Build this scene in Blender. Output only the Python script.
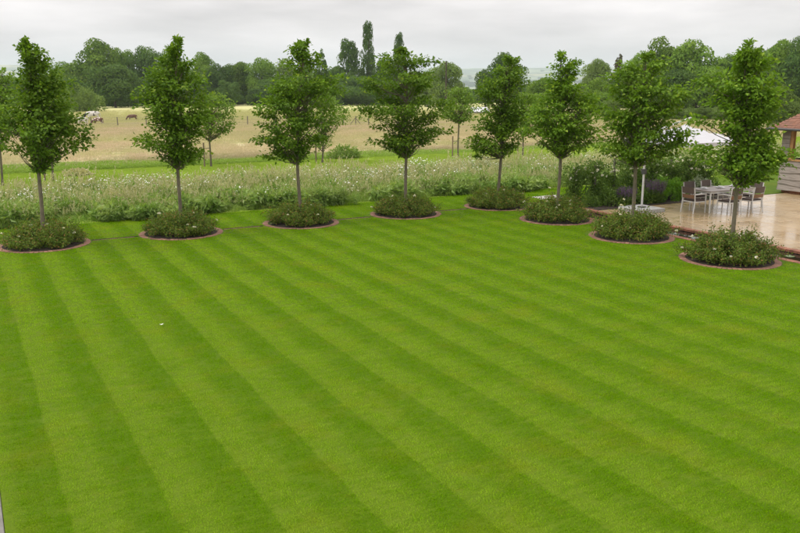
import bpy, math, random
import numpy as np
from math import radians as R, sin, cos, pi

for o in list(bpy.data.objects): bpy.data.objects.remove(o)
scene = bpy.context.scene
C = scene.collection

# ------------------------------------------------------------------ camera
# world: X runs along the far row of beds, Y along the mowing stripes
F_PX, PITCH, HEAD, CAM_H = 813.0, math.atan(182.5 / 813.0), R(28.272), 4.2
cam = bpy.data.cameras.new('camera'); cam_o = bpy.data.objects.new('camera', cam); C.objects.link(cam_o)
cam.sensor_width = 36; cam.lens = 36 * F_PX / 800.0
cam.clip_start = 0.1; cam.clip_end = 40000
cam_o.location = (0, 0, CAM_H); cam_o.rotation_euler = (pi / 2 - PITCH, 0, -HEAD)
scene.camera = cam_o

# ------------------------------------------------------------------ sky and sun
SUN_EL, SUN_AZ = R(58), R(-70)
world = bpy.data.worlds.new('World'); scene.world = world; world.use_nodes = True
nt = world.node_tree; nt.nodes.clear()
def wn(t, **k):
    n = nt.nodes.new(t)
    for a, b in k.items(): setattr(n, a, b)
    return n
w_out = wn('ShaderNodeOutputWorld'); w_bg = wn('ShaderNodeBackground'); w_sky = wn('ShaderNodeTexSky', sky_type='NISHITA')
w_sky.sun_disc = False; w_sky.sun_elevation = SUN_EL; w_sky.sun_rotation = SUN_AZ; w_sky.dust_density = 3
w_tc = wn('ShaderNodeTexCoord'); w_sep = wn('ShaderNodeSeparateXYZ'); w_map = wn('ShaderNodeMapping')
w_map.inputs['Scale'].default_value = (1.3, 1.3, 7.0)
w_n = wn('ShaderNodeTexNoise'); w_n.inputs['Scale'].default_value = 2.3; w_n.inputs['Detail'].default_value = 5; w_n.inputs['Roughness'].default_value = .55
w_r = wn('ShaderNodeMapRange'); w_r.inputs['From Min'].default_value = .3; w_r.inputs['From Max'].default_value = .7; w_r.inputs['To Min'].default_value = 3.9; w_r.inputs['To Max'].default_value = 7.1
w_g = wn('ShaderNodeMapRange'); w_g.inputs['From Min'].default_value = 0; w_g.inputs['From Max'].default_value = 1; w_g.inputs['To Min'].default_value = 1.0; w_g.inputs['To Max'].default_value = 2.1
w_m = wn('ShaderNodeMath', operation='MULTIPLY')
w_c = wn('ShaderNodeMix', data_type='RGBA', blend_type='MULTIPLY'); w_c.inputs['Factor'].default_value = 1; w_c.inputs['A'].default_value = (1, 1, 1, 1)
w_c2 = wn('ShaderNodeMix', data_type='RGBA', blend_type='MULTIPLY'); w_c2.inputs['Factor'].default_value = 1; w_c2.inputs['A'].default_value = (1.06, .995, .98, 1)
w_mix = wn('ShaderNodeMix', data_type='RGBA'); w_mix.inputs['Factor'].default_value = .94
L = nt.links.new
L(w_tc.outputs['Generated'], w_sep.inputs[0]); L(w_tc.outputs['Generated'], w_map.inputs[0]); L(w_map.outputs[0], w_n.inputs['Vector'])
L(w_n.outputs[0], w_r.inputs['Value']); L(w_sep.outputs['Z'], w_g.inputs['Value'])
L(w_r.outputs[0], w_m.inputs[0]); L(w_g.outputs[0], w_m.inputs[1])
L(w_m.outputs[0], w_c2.inputs['B']); L(w_sky.outputs[0], w_mix.inputs['A']); L(w_c2.outputs['Result'], w_mix.inputs['B'])
L(w_mix.outputs['Result'], w_bg.inputs['Color']); w_bg.inputs['Strength'].default_value = .1
L(w_bg.outputs[0], w_out.inputs['Surface'])

sun = bpy.data.lights.new('sun', 'SUN'); sun_o = bpy.data.objects.new('sun', sun); C.objects.link(sun_o)
sun.energy = 1.4; sun.angle = R(35); sun.color = (1, .97, .92)
sun_o.rotation_euler = (pi / 2 - SUN_EL, 0, pi - SUN_AZ + 0)
sun_o.location = (0, 0, 30)

scene.view_settings.view_transform = 'Standard'; scene.view_settings.look = 'None'
scene.view_settings.exposure = 0.58; scene.view_settings.gamma = 1.0; scene.view_settings.use_curve_mapping = False
scene.cycles.use_denoising = True
scene.cycles.max_bounces = 6; scene.cycles.volume_bounces = 1; scene.cycles.transparent_max_bounces = 8

# ------------------------------------------------------------------ pixel helpers (pixel = a direction; the ground gives the distance)
def ray(px, py):
    a = (px - 400) / F_PX; b = -(py - 266.5) / F_PX
    f = cos(PITCH) + b * sin(PITCH); z = -sin(PITCH) + b * cos(PITCH)
    return np.array([a * cos(HEAD) + f * sin(HEAD), -a * sin(HEAD) + f * cos(HEAD), z])
def ground(px, py, z=0.0):
    d = ray(px, py); t = (z - CAM_H) / d[2]
    return d[0] * t, d[1] * t
_TR = [0, 45, 103, 260, 420, 900, 2600, 5500, 8500, 12000, 20000]
_TZ = [0, 0, -.55, -1.6, -7, -26, -40, 20, 165, 150, 0]
def terrain(x, y):
    r = np.hypot(x, y); a = np.arctan2(x, y)
    z = np.interp(r, _TR, _TZ)
    k = np.clip((r - 700) / 4000, 0, 1)
    z = z + k * (14 * np.sin(a * 7.3 + 1.2) + 6 * np.sin(a * 17 + r / 500.) + 5 * np.sin(r / 270. + a * 4))
    return z
def at_dist(px, d):
    q = ray(px, 84); k = d / math.hypot(q[0], q[1]); x, y = q[0] * k, q[1] * k
    return x, y, float(terrain(x, y))
def z_at(py, px, d):
    q = ray(px, py); return CAM_H + q[2] / math.hypot(q[0], q[1]) * d

# ------------------------------------------------------------------ mesh builder
class MB:
    def __init__(s): s.V = []; s.F = []; s.M = []; s.n = 0
    def add(s, V, F, m=0):
        V = np.asarray(V, float).reshape(-1, 3); F = np.asarray(F, int).reshape(-1, 3)
        s.V.append(V); s.F.append(F + s.n); s.M.append(np.full(len(F), m, int)); s.n += len(V); return s
    def quads(s, V, Q, m=0):
        Q = np.asarray(Q, int).reshape(-1, 4)
        return s.add(V, np.concatenate([Q[:, [0, 1, 2]], Q[:, [0, 2, 3]]]), m)
    def box(s, a, b, m=0):
        x0, y0, z0 = a; x1, y1, z1 = b
        V = [(x0, y0, z0), (x1, y0, z0), (x1, y1, z0), (x0, y1, z0), (x0, y0, z1), (x1, y0, z1), (x1, y1, z1), (x0, y1, z1)]
        return s.quads(V, [(0, 3, 2, 1), (4, 5, 6, 7), (0, 1, 5, 4), (1, 2, 6, 5), (2, 3, 7, 6), (3, 0, 4, 7)], m)
    def cbox(s, a, b, c=.006, m=0):
        x0, y0, z0 = a; x1, y1, z1 = b; zc = z1 - c
        V = [(x0, y0, z0), (x1, y0, z0), (x1, y1, z0), (x0, y1, z0), (x0, y0, zc), (x1, y0, zc), (x1, y1, zc), (x0, y1, zc),
             (x0 + c, y0 + c, z1), (x1 - c, y0 + c, z1), (x1 - c, y1 - c, z1), (x0 + c, y1 - c, z1)]
        return s.quads(V, [(0, 3, 2, 1), (8, 9, 10, 11), (0, 1, 5, 4), (1, 2, 6, 5), (2, 3, 7, 6), (3, 0, 4, 7), (4, 5, 9, 8), (5, 6, 10, 9), (6, 7, 11, 10), (7, 4, 8, 11)], m)
    def tube(s, P, rad, n=6, m=0, cap=True):
        P = np.asarray(P, float); k = len(P); rad = np.broadcast_to(np.asarray(rad, float), (k,))
        T = np.gradient(P, axis=0); T /= np.linalg.norm(T, axis=1)[:, None] + 1e-9
        up = np.array([0, 0, 1.]) if abs(T[:, 2]).mean() < .8 else np.array([1., 0, 0])
        A = np.cross(T, up); A /= np.linalg.norm(A, axis=1)[:, None] + 1e-9; B = np.cross(T, A)
        t = np.arange(n) * 2 * pi / n
        V = P[:, None] + rad[:, None, None] * (A[:, None] * np.cos(t)[None, :, None] + B[:, None] * np.sin(t)[None, :, None])
        i = np.arange(k - 1)[:, None] * n; j = np.arange(n)[None]; j2 = (j + 1) % n
        Q = np.stack([i + j, i + j2, i + n + j2, i + n + j], -1).reshape(-1, 4)
        s.quads(V.reshape(-1, 3), Q, m)
        if cap:
            for e in (0, k - 1):
                ring = V[e]; s.add(ring, [(0, q, q + 1) if e else (0, q + 1, q) for q in range(1, n - 1)], m)
        return s
    def lathe(s, prof, n=16, c=(0, 0, 0), m=0):
        prof = np.asarray(prof, float); t = np.arange(n) * 2 * pi / n
        V = np.stack([c[0] + prof[:, 0, None] * np.cos(t), c[1] + prof[:, 0, None] * np.sin(t), c[2] + np.repeat(prof[:, 1, None], n, 1)], -1)
        k = len(prof); i = np.arange(k - 1)[:, None] * n; j = np.arange(n)[None]; j2 = (j + 1) % n
        return s.quads(V.reshape(-1, 3), np.stack([i + j, i + j2, i + n + j2, i + n + j], -1).reshape(-1, 4), m)
    def arrays(s):
        return np.concatenate(s.V), np.concatenate(s.F), np.concatenate(s.M)
    def mesh(s, name, mats, smooth=False):
        V, F, M = s.arrays(); me = np_mesh(name, V, F, M, smooth)
        for m in (mats if isinstance(mats, (list, tuple)) else [mats]): me.materials.append(m)
        return me
    def build(s, name, mats, parent=None, smooth=False):
        return link(name, s.mesh(name, mats, smooth), parent)
def np_mesh(name, V, F, M=None, smooth=False):
    me = bpy.data.meshes.new(name)
    me.vertices.add(len(V)); me.vertices.foreach_set('co', np.ascontiguousarray(V, np.float32).ravel())
    me.loops.add(len(F) * 3); me.loops.foreach_set('vertex_index', np.ascontiguousarray(F, np.int32).ravel())
    me.polygons.add(len(F)); me.polygons.foreach_set('loop_start', np.arange(0, len(F) * 3, 3, dtype=np.int32))
    if M is not None: me.polygons.foreach_set('material_index', np.ascontiguousarray(M, np.int32))
    me.polygons.foreach_set('use_smooth', np.full(len(F), smooth, bool))
    me.update(calc_edges=True); return me
def link(name, data, parent=None, loc=None):
    o = bpy.data.objects.new(name, data); C.objects.link(o)
    if parent: o.parent = parent
    if loc is not None: o.location = loc
    return o
def tag(o, label=None, cat=None, group=None, kind=None):
    if label: o['label'] = label
    if cat: o['category'] = cat
    if group: o['group'] = group
    if kind: o['kind'] = kind
    return o
def empty(name, loc=(0, 0, 0), rz=0, **k):
    o = bpy.data.objects.new(name, None); C.objects.link(o); o.location = loc; o.rotation_euler = (0, 0, rz); o.empty_display_size = .2
    return tag(o, **k)
def copy_tree(o, parent=None):
    c = o.copy(); C.objects.link(c); c.parent = parent
    for ch in list(o.children): copy_tree(ch, c)
    return c

# ------------------------------------------------------------------ materials
def new_mat(name):
    m = bpy.data.materials.new(name); m.use_nodes = True; t = m.node_tree; t.nodes.clear()
    out = t.nodes.new('ShaderNodeOutputMaterial'); b = t.nodes.new('ShaderNodeBsdfPrincipled'); t.links.new(b.outputs[0], out.inputs[0])
    return m, t, b, out
def nd(t, ty, ins=None, **k):
    n = t.nodes.new(ty)
    for a, b in k.items(): setattr(n, a, b)
    for a, b in (ins or {}).items(): n.inputs[a].default_value = b
    return n
def mixc(t, fac, a, b, mode='MIX'):
    n = nd(t, 'ShaderNodeMix', data_type='RGBA', blend_type=mode)
    for key, v in (('Factor', fac), ('A', a), ('B', b)):
        if hasattr(v, 'is_output'): t.links.new(v, n.inputs[key])
        else: n.inputs[key].default_value = v if key == 'Factor' else (tuple(v) + (1,))[:4]
    return n.outputs['Result']
def math_(t, op, a, b=0.0, c=0.0):
    n = nd(t, 'ShaderNodeMath', operation=op)
    for i, v in enumerate((a, b, c)):
        if hasattr(v, 'is_output'): t.links.new(v, n.inputs[i])
        else: n.inputs[i].default_value = v
    return n.outputs[0]
def rng(t, v, a, b, c=0.0, d=1.0, smooth=False):
    n = nd(t, 'ShaderNodeMapRange', {'From Min': a, 'From Max': b, 'To Min': c, 'To Max': d})
    if smooth: n.interpolation_type = 'SMOOTHSTEP'
    t.links.new(v, n.inputs['Value']); return n.outputs[0]
def pos(t): return nd(t, 'ShaderNodeNewGeometry').outputs['Position']
def noise(t, vec, scale, detail=3, rough=.5, mapscale=None):
    if mapscale:
        mp = nd(t, 'ShaderNodeMapping', {'Scale': mapscale}); t.links.new(vec, mp.inputs[0]); vec = mp.outputs[0]
    n = nd(t, 'ShaderNodeTexNoise', {'Scale': scale, 'Detail': detail, 'Roughness': rough}); t.links.new(vec, n.inputs['Vector']); return n.outputs[0]
def bump(t, b, h, strength=.3, dist=.01):
    n = nd(t, 'ShaderNodeBump', {'Strength': strength, 'Distance': dist}); t.links.new(h, n.inputs['Height']); t.links.new(n.outputs[0], b.inputs['Normal'])
def plain(name, c1, c2=None, scale=8, rough=.6, metal=0, spec=.5, bmp=0, per_object=0, coord='pos', mapscale=None, detail=4):
    m, t, b, _ = new_mat(name)
    vec = pos(t) if coord == 'pos' else nd(t, 'ShaderNodeTexCoord').outputs['Object']
    n = noise(t, vec, scale, detail, .6, mapscale)
    col = mixc(t, rng(t, n, .3, .7), c1, c2 or tuple(x * .75 for x in c1))
    if per_object:
        oi = nd(t, 'ShaderNodeObjectInfo').outputs['Random']
        g = rng(t, oi, 0, 1, 1 - per_object, 1 + per_object)
        cmb = nd(t, 'ShaderNodeCombineColor'); [t.links.new(g, cmb.inputs[i]) for i in range(3)]
        col = mixc(t, 1.0, col, cmb.outputs[0], 'MULTIPLY')
    t.links.new(col, b.inputs['Base Color']); b.inputs['Roughness'].default_value = rough; b.inputs['Metallic'].default_value = metal
    b.inputs['Specular IOR Level'].default_value = spec
    if bmp: bump(t, b, n, bmp, .02)
    return m
def leafy(name, c1, c2, c3=None, trans=.3, nscale=.9, rough=.55, spec=.25, per_object=.12, wear=.12):
    """leaf: colour varies leaf by leaf, branch by branch and plant by plant; some light passes through"""
    m, t, b, out = new_mat(name)
    g = nd(t, 'ShaderNodeNewGeometry'); rpi = g.outputs['Random Per Island']
    n = noise(t, g.outputs['Position'], nscale, 2)
    col = mixc(t, rng(t, n, .35, .65), c1, c2)
    col = mixc(t, rng(t, rpi, .1, 1, 0, .55), col, c2)
    if c3: col = mixc(t, rng(t, rpi, 1 - wear, 1, 0, 1), col, c3)
    oi = nd(t, 'ShaderNodeObjectInfo').outputs['Random']
    gg = rng(t, oi, 0, 1, 1 - per_object, 1 + per_object)
    cmb = nd(t, 'ShaderNodeCombineColor'); [t.links.new(gg, cmb.inputs[i]) for i in range(3)]
    col = mixc(t, 1.0, col, cmb.outputs[0], 'MULTIPLY')
    t.links.new(col, b.inputs['Base Color']); b.inputs['Roughness'].default_value = rough; b.inputs['Specular IOR Level'].default_value = spec
    tr = nd(t, 'ShaderNodeBsdfTranslucent'); t.links.new(mixc(t, 1.0, col, (1.25, 1.2, .6), 'MULTIPLY'), tr.inputs['Color'])
    mx = nd(t, 'ShaderNodeMixShader', {'Fac': trans}); t.links.new(b.outputs[0], mx.inputs[1]); t.links.new(tr.outputs[0], mx.inputs[2]); t.links.new(mx.outputs[0], out.inputs[0])
    return m

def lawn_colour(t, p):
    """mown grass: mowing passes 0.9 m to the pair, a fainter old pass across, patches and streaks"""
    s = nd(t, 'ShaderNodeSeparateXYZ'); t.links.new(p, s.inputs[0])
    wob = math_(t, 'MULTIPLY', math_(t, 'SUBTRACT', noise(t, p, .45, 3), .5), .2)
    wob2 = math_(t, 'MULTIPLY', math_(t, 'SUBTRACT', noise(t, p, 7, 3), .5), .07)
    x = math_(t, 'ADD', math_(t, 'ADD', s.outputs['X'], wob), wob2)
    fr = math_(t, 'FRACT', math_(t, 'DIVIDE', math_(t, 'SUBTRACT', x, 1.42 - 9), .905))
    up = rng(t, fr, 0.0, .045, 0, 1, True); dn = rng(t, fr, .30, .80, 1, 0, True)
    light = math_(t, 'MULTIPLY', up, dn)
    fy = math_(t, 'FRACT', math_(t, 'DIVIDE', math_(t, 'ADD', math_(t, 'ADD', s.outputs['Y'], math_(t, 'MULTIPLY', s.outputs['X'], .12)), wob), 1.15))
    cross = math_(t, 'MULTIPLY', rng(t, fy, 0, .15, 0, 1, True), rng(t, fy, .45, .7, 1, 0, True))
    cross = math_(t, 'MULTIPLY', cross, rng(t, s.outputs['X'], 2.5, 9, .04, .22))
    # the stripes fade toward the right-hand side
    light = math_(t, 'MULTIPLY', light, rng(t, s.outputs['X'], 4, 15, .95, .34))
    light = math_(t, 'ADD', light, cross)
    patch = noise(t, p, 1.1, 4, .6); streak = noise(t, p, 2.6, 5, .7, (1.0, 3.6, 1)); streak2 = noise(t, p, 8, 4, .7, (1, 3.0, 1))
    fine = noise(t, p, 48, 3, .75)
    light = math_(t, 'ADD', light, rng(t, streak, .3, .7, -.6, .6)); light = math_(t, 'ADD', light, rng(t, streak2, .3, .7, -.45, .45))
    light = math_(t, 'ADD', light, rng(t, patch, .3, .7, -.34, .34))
    col = mixc(t, rng(t, light, -.15, 1.25), LAWN_D, LAWN_L)  # stripe tones painted in: light off blades leaning either way, put into the colour
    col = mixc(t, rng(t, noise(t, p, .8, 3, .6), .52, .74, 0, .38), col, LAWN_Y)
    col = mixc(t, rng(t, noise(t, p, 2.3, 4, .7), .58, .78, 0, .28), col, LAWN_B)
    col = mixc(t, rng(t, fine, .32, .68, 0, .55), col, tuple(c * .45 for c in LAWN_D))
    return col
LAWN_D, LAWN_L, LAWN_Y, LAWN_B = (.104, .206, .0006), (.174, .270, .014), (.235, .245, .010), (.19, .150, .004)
def lawn_mat(name, gain=1.0, trans=0.0, plainish=False):
    m, t, b, out = new_mat(name); p = pos(t)
    if plainish:
        col = mixc(t, rng(t, noise(t, p, 1.2, 4, .6), .3, .7), (.27, .38, .045), (.34, .43, .075))
        col = mixc(t, rng(t, noise(t, p, 20, 3, .7), .3, .7, 0, .35), col, (.17, .28, .02))
    else: col = lawn_colour(t, p)
    if trans and not plainish:
        k = nd(t, 'ShaderNodeCombineColor'); f = rng(t, nd(t, 'ShaderNodeNewGeometry').outputs['Random Per Island'], 0, 1, .7, 1.3); [t.links.new(f, k.inputs[i]) for i in range(3)]; col = mixc(t, 1.0, col, k.outputs[0], 'MULTIPLY')
    if gain != 1: col = mixc(t, 1.0, col, (gain,) * 3, 'MULTIPLY')
    t.links.new(col, b.inputs['Base Color']); b.inputs['Roughness'].default_value = .7; b.inputs['Specular IOR Level'].default_value = .06
    if trans:
        tr = nd(t, 'ShaderNodeBsdfTranslucent'); t.links.new(col, tr.inputs['Color'])
        mx = nd(t, 'ShaderNodeMixShader', {'Fac': trans}); t.links.new(b.outputs[0], mx.inputs[1]); t.links.new(tr.outputs[0], mx.inputs[2]); t.links.new(mx.outputs[0], out.inputs[0])
    return m

M = {}
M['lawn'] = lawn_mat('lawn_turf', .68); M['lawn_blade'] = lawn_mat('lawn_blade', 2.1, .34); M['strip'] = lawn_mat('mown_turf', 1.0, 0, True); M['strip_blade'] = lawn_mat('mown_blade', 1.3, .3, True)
M['soil'] = plain('soil', (.040, .026, .016), (.018, .012, .008), 30, .95, bmp=.8)
M['brick'] = plain('brick', (.36, .15, .085), (.22, .085, .05), 25, .75, per_object=.3, bmp=.3)
M['ring_brick'] = plain('ring_brick', (.30, .16, .11), (.18, .09, .06), 25, .85, per_object=.3, bmp=.3)
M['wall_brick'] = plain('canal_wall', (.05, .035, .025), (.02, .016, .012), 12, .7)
M['concrete'] = plain('base_slab', (.42, .42, .40), (.30, .30, .29), 9, .55, bmp=.2)
M['kerb'] = plain('terrace_stone', (.42, .40, .36), (.30, .29, .26), 6, .6, bmp=.2)
M['terrace'] = plain('grey_terrace', (.20, .19, .17), (.13, .125, .11), 6, .6, bmp=.2)
M['white_metal'] = plain('white_frame', (.62, .62, .60), (.52, .52, .5), 5, .4)
M['canopy'] = plain('parasol_cloth', (.50, .50, .52), (.45, .45, .47), 2, .8)
M['weave'] = plain('woven_back', (.115, .085, .068), (.07, .05, .042), 60, .7, bmp=.4)
M['slat_wood'] = plain('brown_slat', (.22, .12, .06), (.13, .07, .035), 14, .5, mapscale=(1, 1, 6))
M['cushion'] = plain('seat_cushion', (.085, .06, .05), (.055, .04, .034), 20, .85)
M['table_wood'] = plain('table_board', (.30, .25, .21), (.20, .165, .14), 10, .35, mapscale=(1, 9, 1))
M['china'] = plain('white_china', (.85, .85, .84), (.8, .8, .8), 3, .2)
M['weatherboard'] = plain('weathered_board', (.33, .29, .25), (.17, .145, .125), 5, .85, coord='obj', mapscale=(2, .5, 9), per_object=.18, bmp=.4)
M['oak'] = plain('oak_post', (.46, .26, .10), (.30, .16, .06), 5, .6, mapscale=(3, 3, .6))
M['tile'] = plain('clay_tile', (.27, .12, .07), (.16, .085, .06), 3.2, .85, bmp=.3)
M['gutter'] = plain('gutter', (.06, .06, .058), (.04, .04, .04), 4, .5)
M['bark'] = plain('young_bark', (.20, .165, .115), (.11, .095, .065), 14, .9, mapscale=(1, 1, .4), bmp=.5)
M['dark_bark'] = plain('old_bark', (.07, .055, .04), (.04, .03, .025), 3, .95)
M['stake'] = plain('stake_wood', (.26, .19, .12), (.17, .13, .09), 9, .85)
M['grey_wood'] = plain('fence_post', (.20, .17, .14), (.12, .105, .09), 9, .9)
M['wire'] = plain('wire', (.25, .25, .25), None, 4, .5, metal=.8)
M['metal_roof'] = plain('white_sheet_roof', (.6, .6, .62), (.5, .5, .52), .6, .5)
M['grey_wall'] = plain('grey_shed_wall', (.24, .23, .22), (.17, .16, .15), 1.2, .8)
M['petal'] = leafy('white_petal', (.80, .78, .70), (.86, .85, .80), (.78, .70, .50), .25)
M['daisy'] = leafy('daisy_petal', (.82, .82, .76), (.86, .86, .82), (.75, .74, .62), .2)
M['leaf'] = leafy('young_tree_leaf', (.070, .150, .008), (.158, .285, .018), (.31, .43, .05), .38, 1.8)
M['leaf2'] = leafy('far_young_leaf', (.11, .21, .022), (.19, .31, .045), (.27, .37, .06), .38, 1.6)
M['rose'] = leafy('rose_leaf', (.085, .155, .016), (.165, .245, .032), (.34, .20, .07), .33, 5, wear=.2)
M['climber'] = leafy('climber_leaf', (.065, .135, .02), (.13, .22, .035), (.21, .29, .06), .33, 4)
M['hedge'] = leafy('bush_leaf', (.085, .21, .014), (.14, .30, .02), (.2, .36, .03), .35, 5)
M['grey_leaf'] = leafy('grey_leaf', (.14, .19, .11), (.22, .27, .17), (.30, .32, .22), .25, 5)
M['purple'] = leafy('purple_spike', (.10, .05, .13), (.17, .10, .2), (.23, .16, .27), .2, 5)
M['oakleaf'] = leafy('oak_leaf', (.092, .185, .024), (.185, .305, .045), (.25, .36, .06), .32, .22, per_object=.28, spec=.06)
M['darkleaf'] = leafy('dark_leaf', (.055, .118, .026), (.110, .195, .042), (.15, .23, .05), .28, .22, per_object=.15, spec=.06)
M['paleleaf'] = leafy('pale_leaf', (.11, .18, .04), (.17, .25, .065), (.21, .29, .08), .3, .25, per_object=.15, spec=.06)
M['rustleaf'] = leafy('rust_leaf', (.055, .06, .022), (.085, .08, .03), (.10, .08, .04), .15, .4, spec=.06)
M['meadow'] = leafy('meadow_blade', (.17, .31, .04), (.31, .44, .105), (.50, .52, .25), .4, .8, wear=.18)
M['weed'] = leafy('weed_leaf', (.16, .29, .045), (.32, .43, .14), (.45, .52, .25), .38, 1.5)
M['seed'] = leafy('seed_head', (.55, .56, .32), (.52, .49, .30), (.64, .60, .45), .3, .8)
M['field_green'] = leafy('field_green_blade', (.19, .33, .03), (.27, .40, .06), (.38, .43, .13), .3, .5)
M['pad'] = plain('lily_pad', (.10, .17, .04), (.16, .20, .06), 8, .35)

def hay_colour(t, p):
    ln = nd(t, 'ShaderNodeVectorMath', operation='LENGTH'); t.links.new(p, ln.inputs[0]); r = ln.outputs['Value']
    mp = nd(t, 'ShaderNodeMapping', {'Rotation': (0, 0, HEAD), 'Scale': (.35, 1.0, 1)}); t.links.new(p, mp.inputs[0]); ps = mp.outputs[0]
    c = mixc(t, rng(t, noise(t, ps, .16, 5, .65), .38, .62), (.54, .51, .25), (.65, .52, .38))
    c = mixc(t, rng(t, noise(t, ps, .55, 4, .7), .42, .66, 0, .75), c, (.37, .41, .16))
    c = mixc(t, rng(t, noise(t, p, 2.2, 4, .7), .45, .75, 0, .7), c, (.70, .61, .46))
    return mixc(t, rng(t, r, 80, 125, 0, .65, True), c, (.48, .49, .20)), r
def hay_blade():
    m, t, b, out = new_mat('hay_blade'); g = nd(t, 'ShaderNodeNewGeometry'); c, r = hay_colour(t, g.outputs['Position'])
    k = nd(t, 'ShaderNodeCombineColor'); f = rng(t, g.outputs['Random Per Island'], 0, 1, .75, 1.25); [t.links.new(f, k.inputs[i]) for i in range(3)]
    c = mixc(t, 1.0, c, k.outputs[0], 'MULTIPLY'); t.links.new(c, b.inputs['Base Color']); b.inputs['Roughness'].default_value = .9; b.inputs['Specular IOR Level'].default_value = .05
    tr = nd(t, 'ShaderNodeBsdfTranslucent'); t.links.new(c, tr.inputs['Color']); mx = nd(t, 'ShaderNodeMixShader', {'Fac': .4}); t.links.new(b.outputs[0], mx.inputs[1]); t.links.new(tr.outputs[0], mx.inputs[2]); t.links.new(mx.outputs[0], out.inputs[0])
    return m
M['field_blade'] = hay_blade()
def ground_material():
    m, t, b, _ = new_mat('field_ground'); p = pos(t)
    hay, r = hay_colour(t, p); hay = mixc(t, 1.0, hay, (.95, .95, .92), 'MULTIPLY')
    v = nd(t, 'ShaderNodeTexVoronoi', {'Scale': .0028}); t.links.new(p, v.inputs['Vector'])
    sp = nd(t, 'ShaderNodeSeparateColor'); t.links.new(v.outputs['Color'], sp.inputs[0])
    far = mixc(t, rng(t, sp.outputs[0], .2, .8), (.14, .20, .09), (.28, .33, .17))
    far = mixc(t, rng(t, sp.outputs[1], .72, .74), far, (.36, .34, .15))
    far = mixc(t, rng(t, noise(t, p, .006, 4, .6), .45, .55, 0, .8), far, (.05, .09, .03))
    col = mixc(t, rng(t, r, 270, 330, 0, 1, True), hay, far)
    t.links.new(col, b.inputs['Base Color']); b.inputs['Roughness'].default_value = .9; b.inputs['Specular IOR Level'].default_value = .1
    return m
M['ground'] = ground_material()
def patio_material():
    m, t, b, _ = new_mat('wet_sandstone'); p = pos(t)
    n = noise(t, p, 2.2, 5, .6); n2 = noise(t, p, .8, 3)
    col = mixc(t, rng(t, n, .3, .7), (.40, .285, .14), (.31, .20, .085))
    col = mixc(t, rng(t, noise(t, p, 14, 3), .4, .75, 0, .4), col, (.58, .46, .30))
    oi = nd(t, 'ShaderNodeObjectInfo').outputs['Random']
    col = mixc(t, rng(t, oi, 0, 1, 0, .7), col, (.50, .38, .22))
    t.links.new(col, b.inputs['Base Color'])
    t.links.new(rng(t, n2, .35, .65, .16, .42), b.inputs['Roughness']); b.inputs['Specular IOR Level'].default_value = .55
    b.inputs['Coat Weight'].default_value = .6; b.inputs['Coat Roughness'].default_value = .12
    bump(t, b, n, .12, .02); return m
M['patio'] = patio_material()
def water_material():
    m, t, b, _ = new_mat('pond_water'); b.inputs['Base Color'].default_value = (.012, .016, .012, 1)
    b.inputs['Roughness'].default_value = .03; b.inputs['IOR'].default_value = 1.33; b.inputs['Specular IOR Level'].default_value = .9
    bump(t, b, noise(t, pos(t), 4, 2), .04, .02); return m
M['water'] = water_material()

# ------------------------------------------------------------------ foliage helpers
def unit(a): return a / (np.linalg.norm(a, axis=-1, keepdims=True) + 1e-9)
def leaves(mb, P, D, length, width, rg, m=0, fold=.25, nrm=None):
    """one pointed, folded leaf at each point P along direction D"""
    P = np.asarray(P, float); n = len(P); D = unit(np.asarray(D, float))
    Rn = unit(rg.normal(size=(n, 3)))
    if nrm is not None: Rn = unit(nrm + rg.normal(0, .45, (n, 3)))
    S = unit(np.cross(D, Rn)); N = np.cross(S, D)
    ln = length * rg.uniform(.65, 1.3, n)[:, None]; w = width * rg.uniform(.7, 1.25, n)[:, None]
    mid = P + D * ln * .45
    V = np.stack([P, mid + S * w * .5 + N * w * fold, P + D * ln, mid - S * w * .5 + N * w * fold], 1).reshape(-1, 3)
    i = np.arange(n)[:, None] * 4
    mb.add(V, np.concatenate([i + [0, 1, 2], i + [0, 2, 3]]), m)
def blobs(rg, n): return unit(rg.normal(size=(n, 3)))

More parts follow.
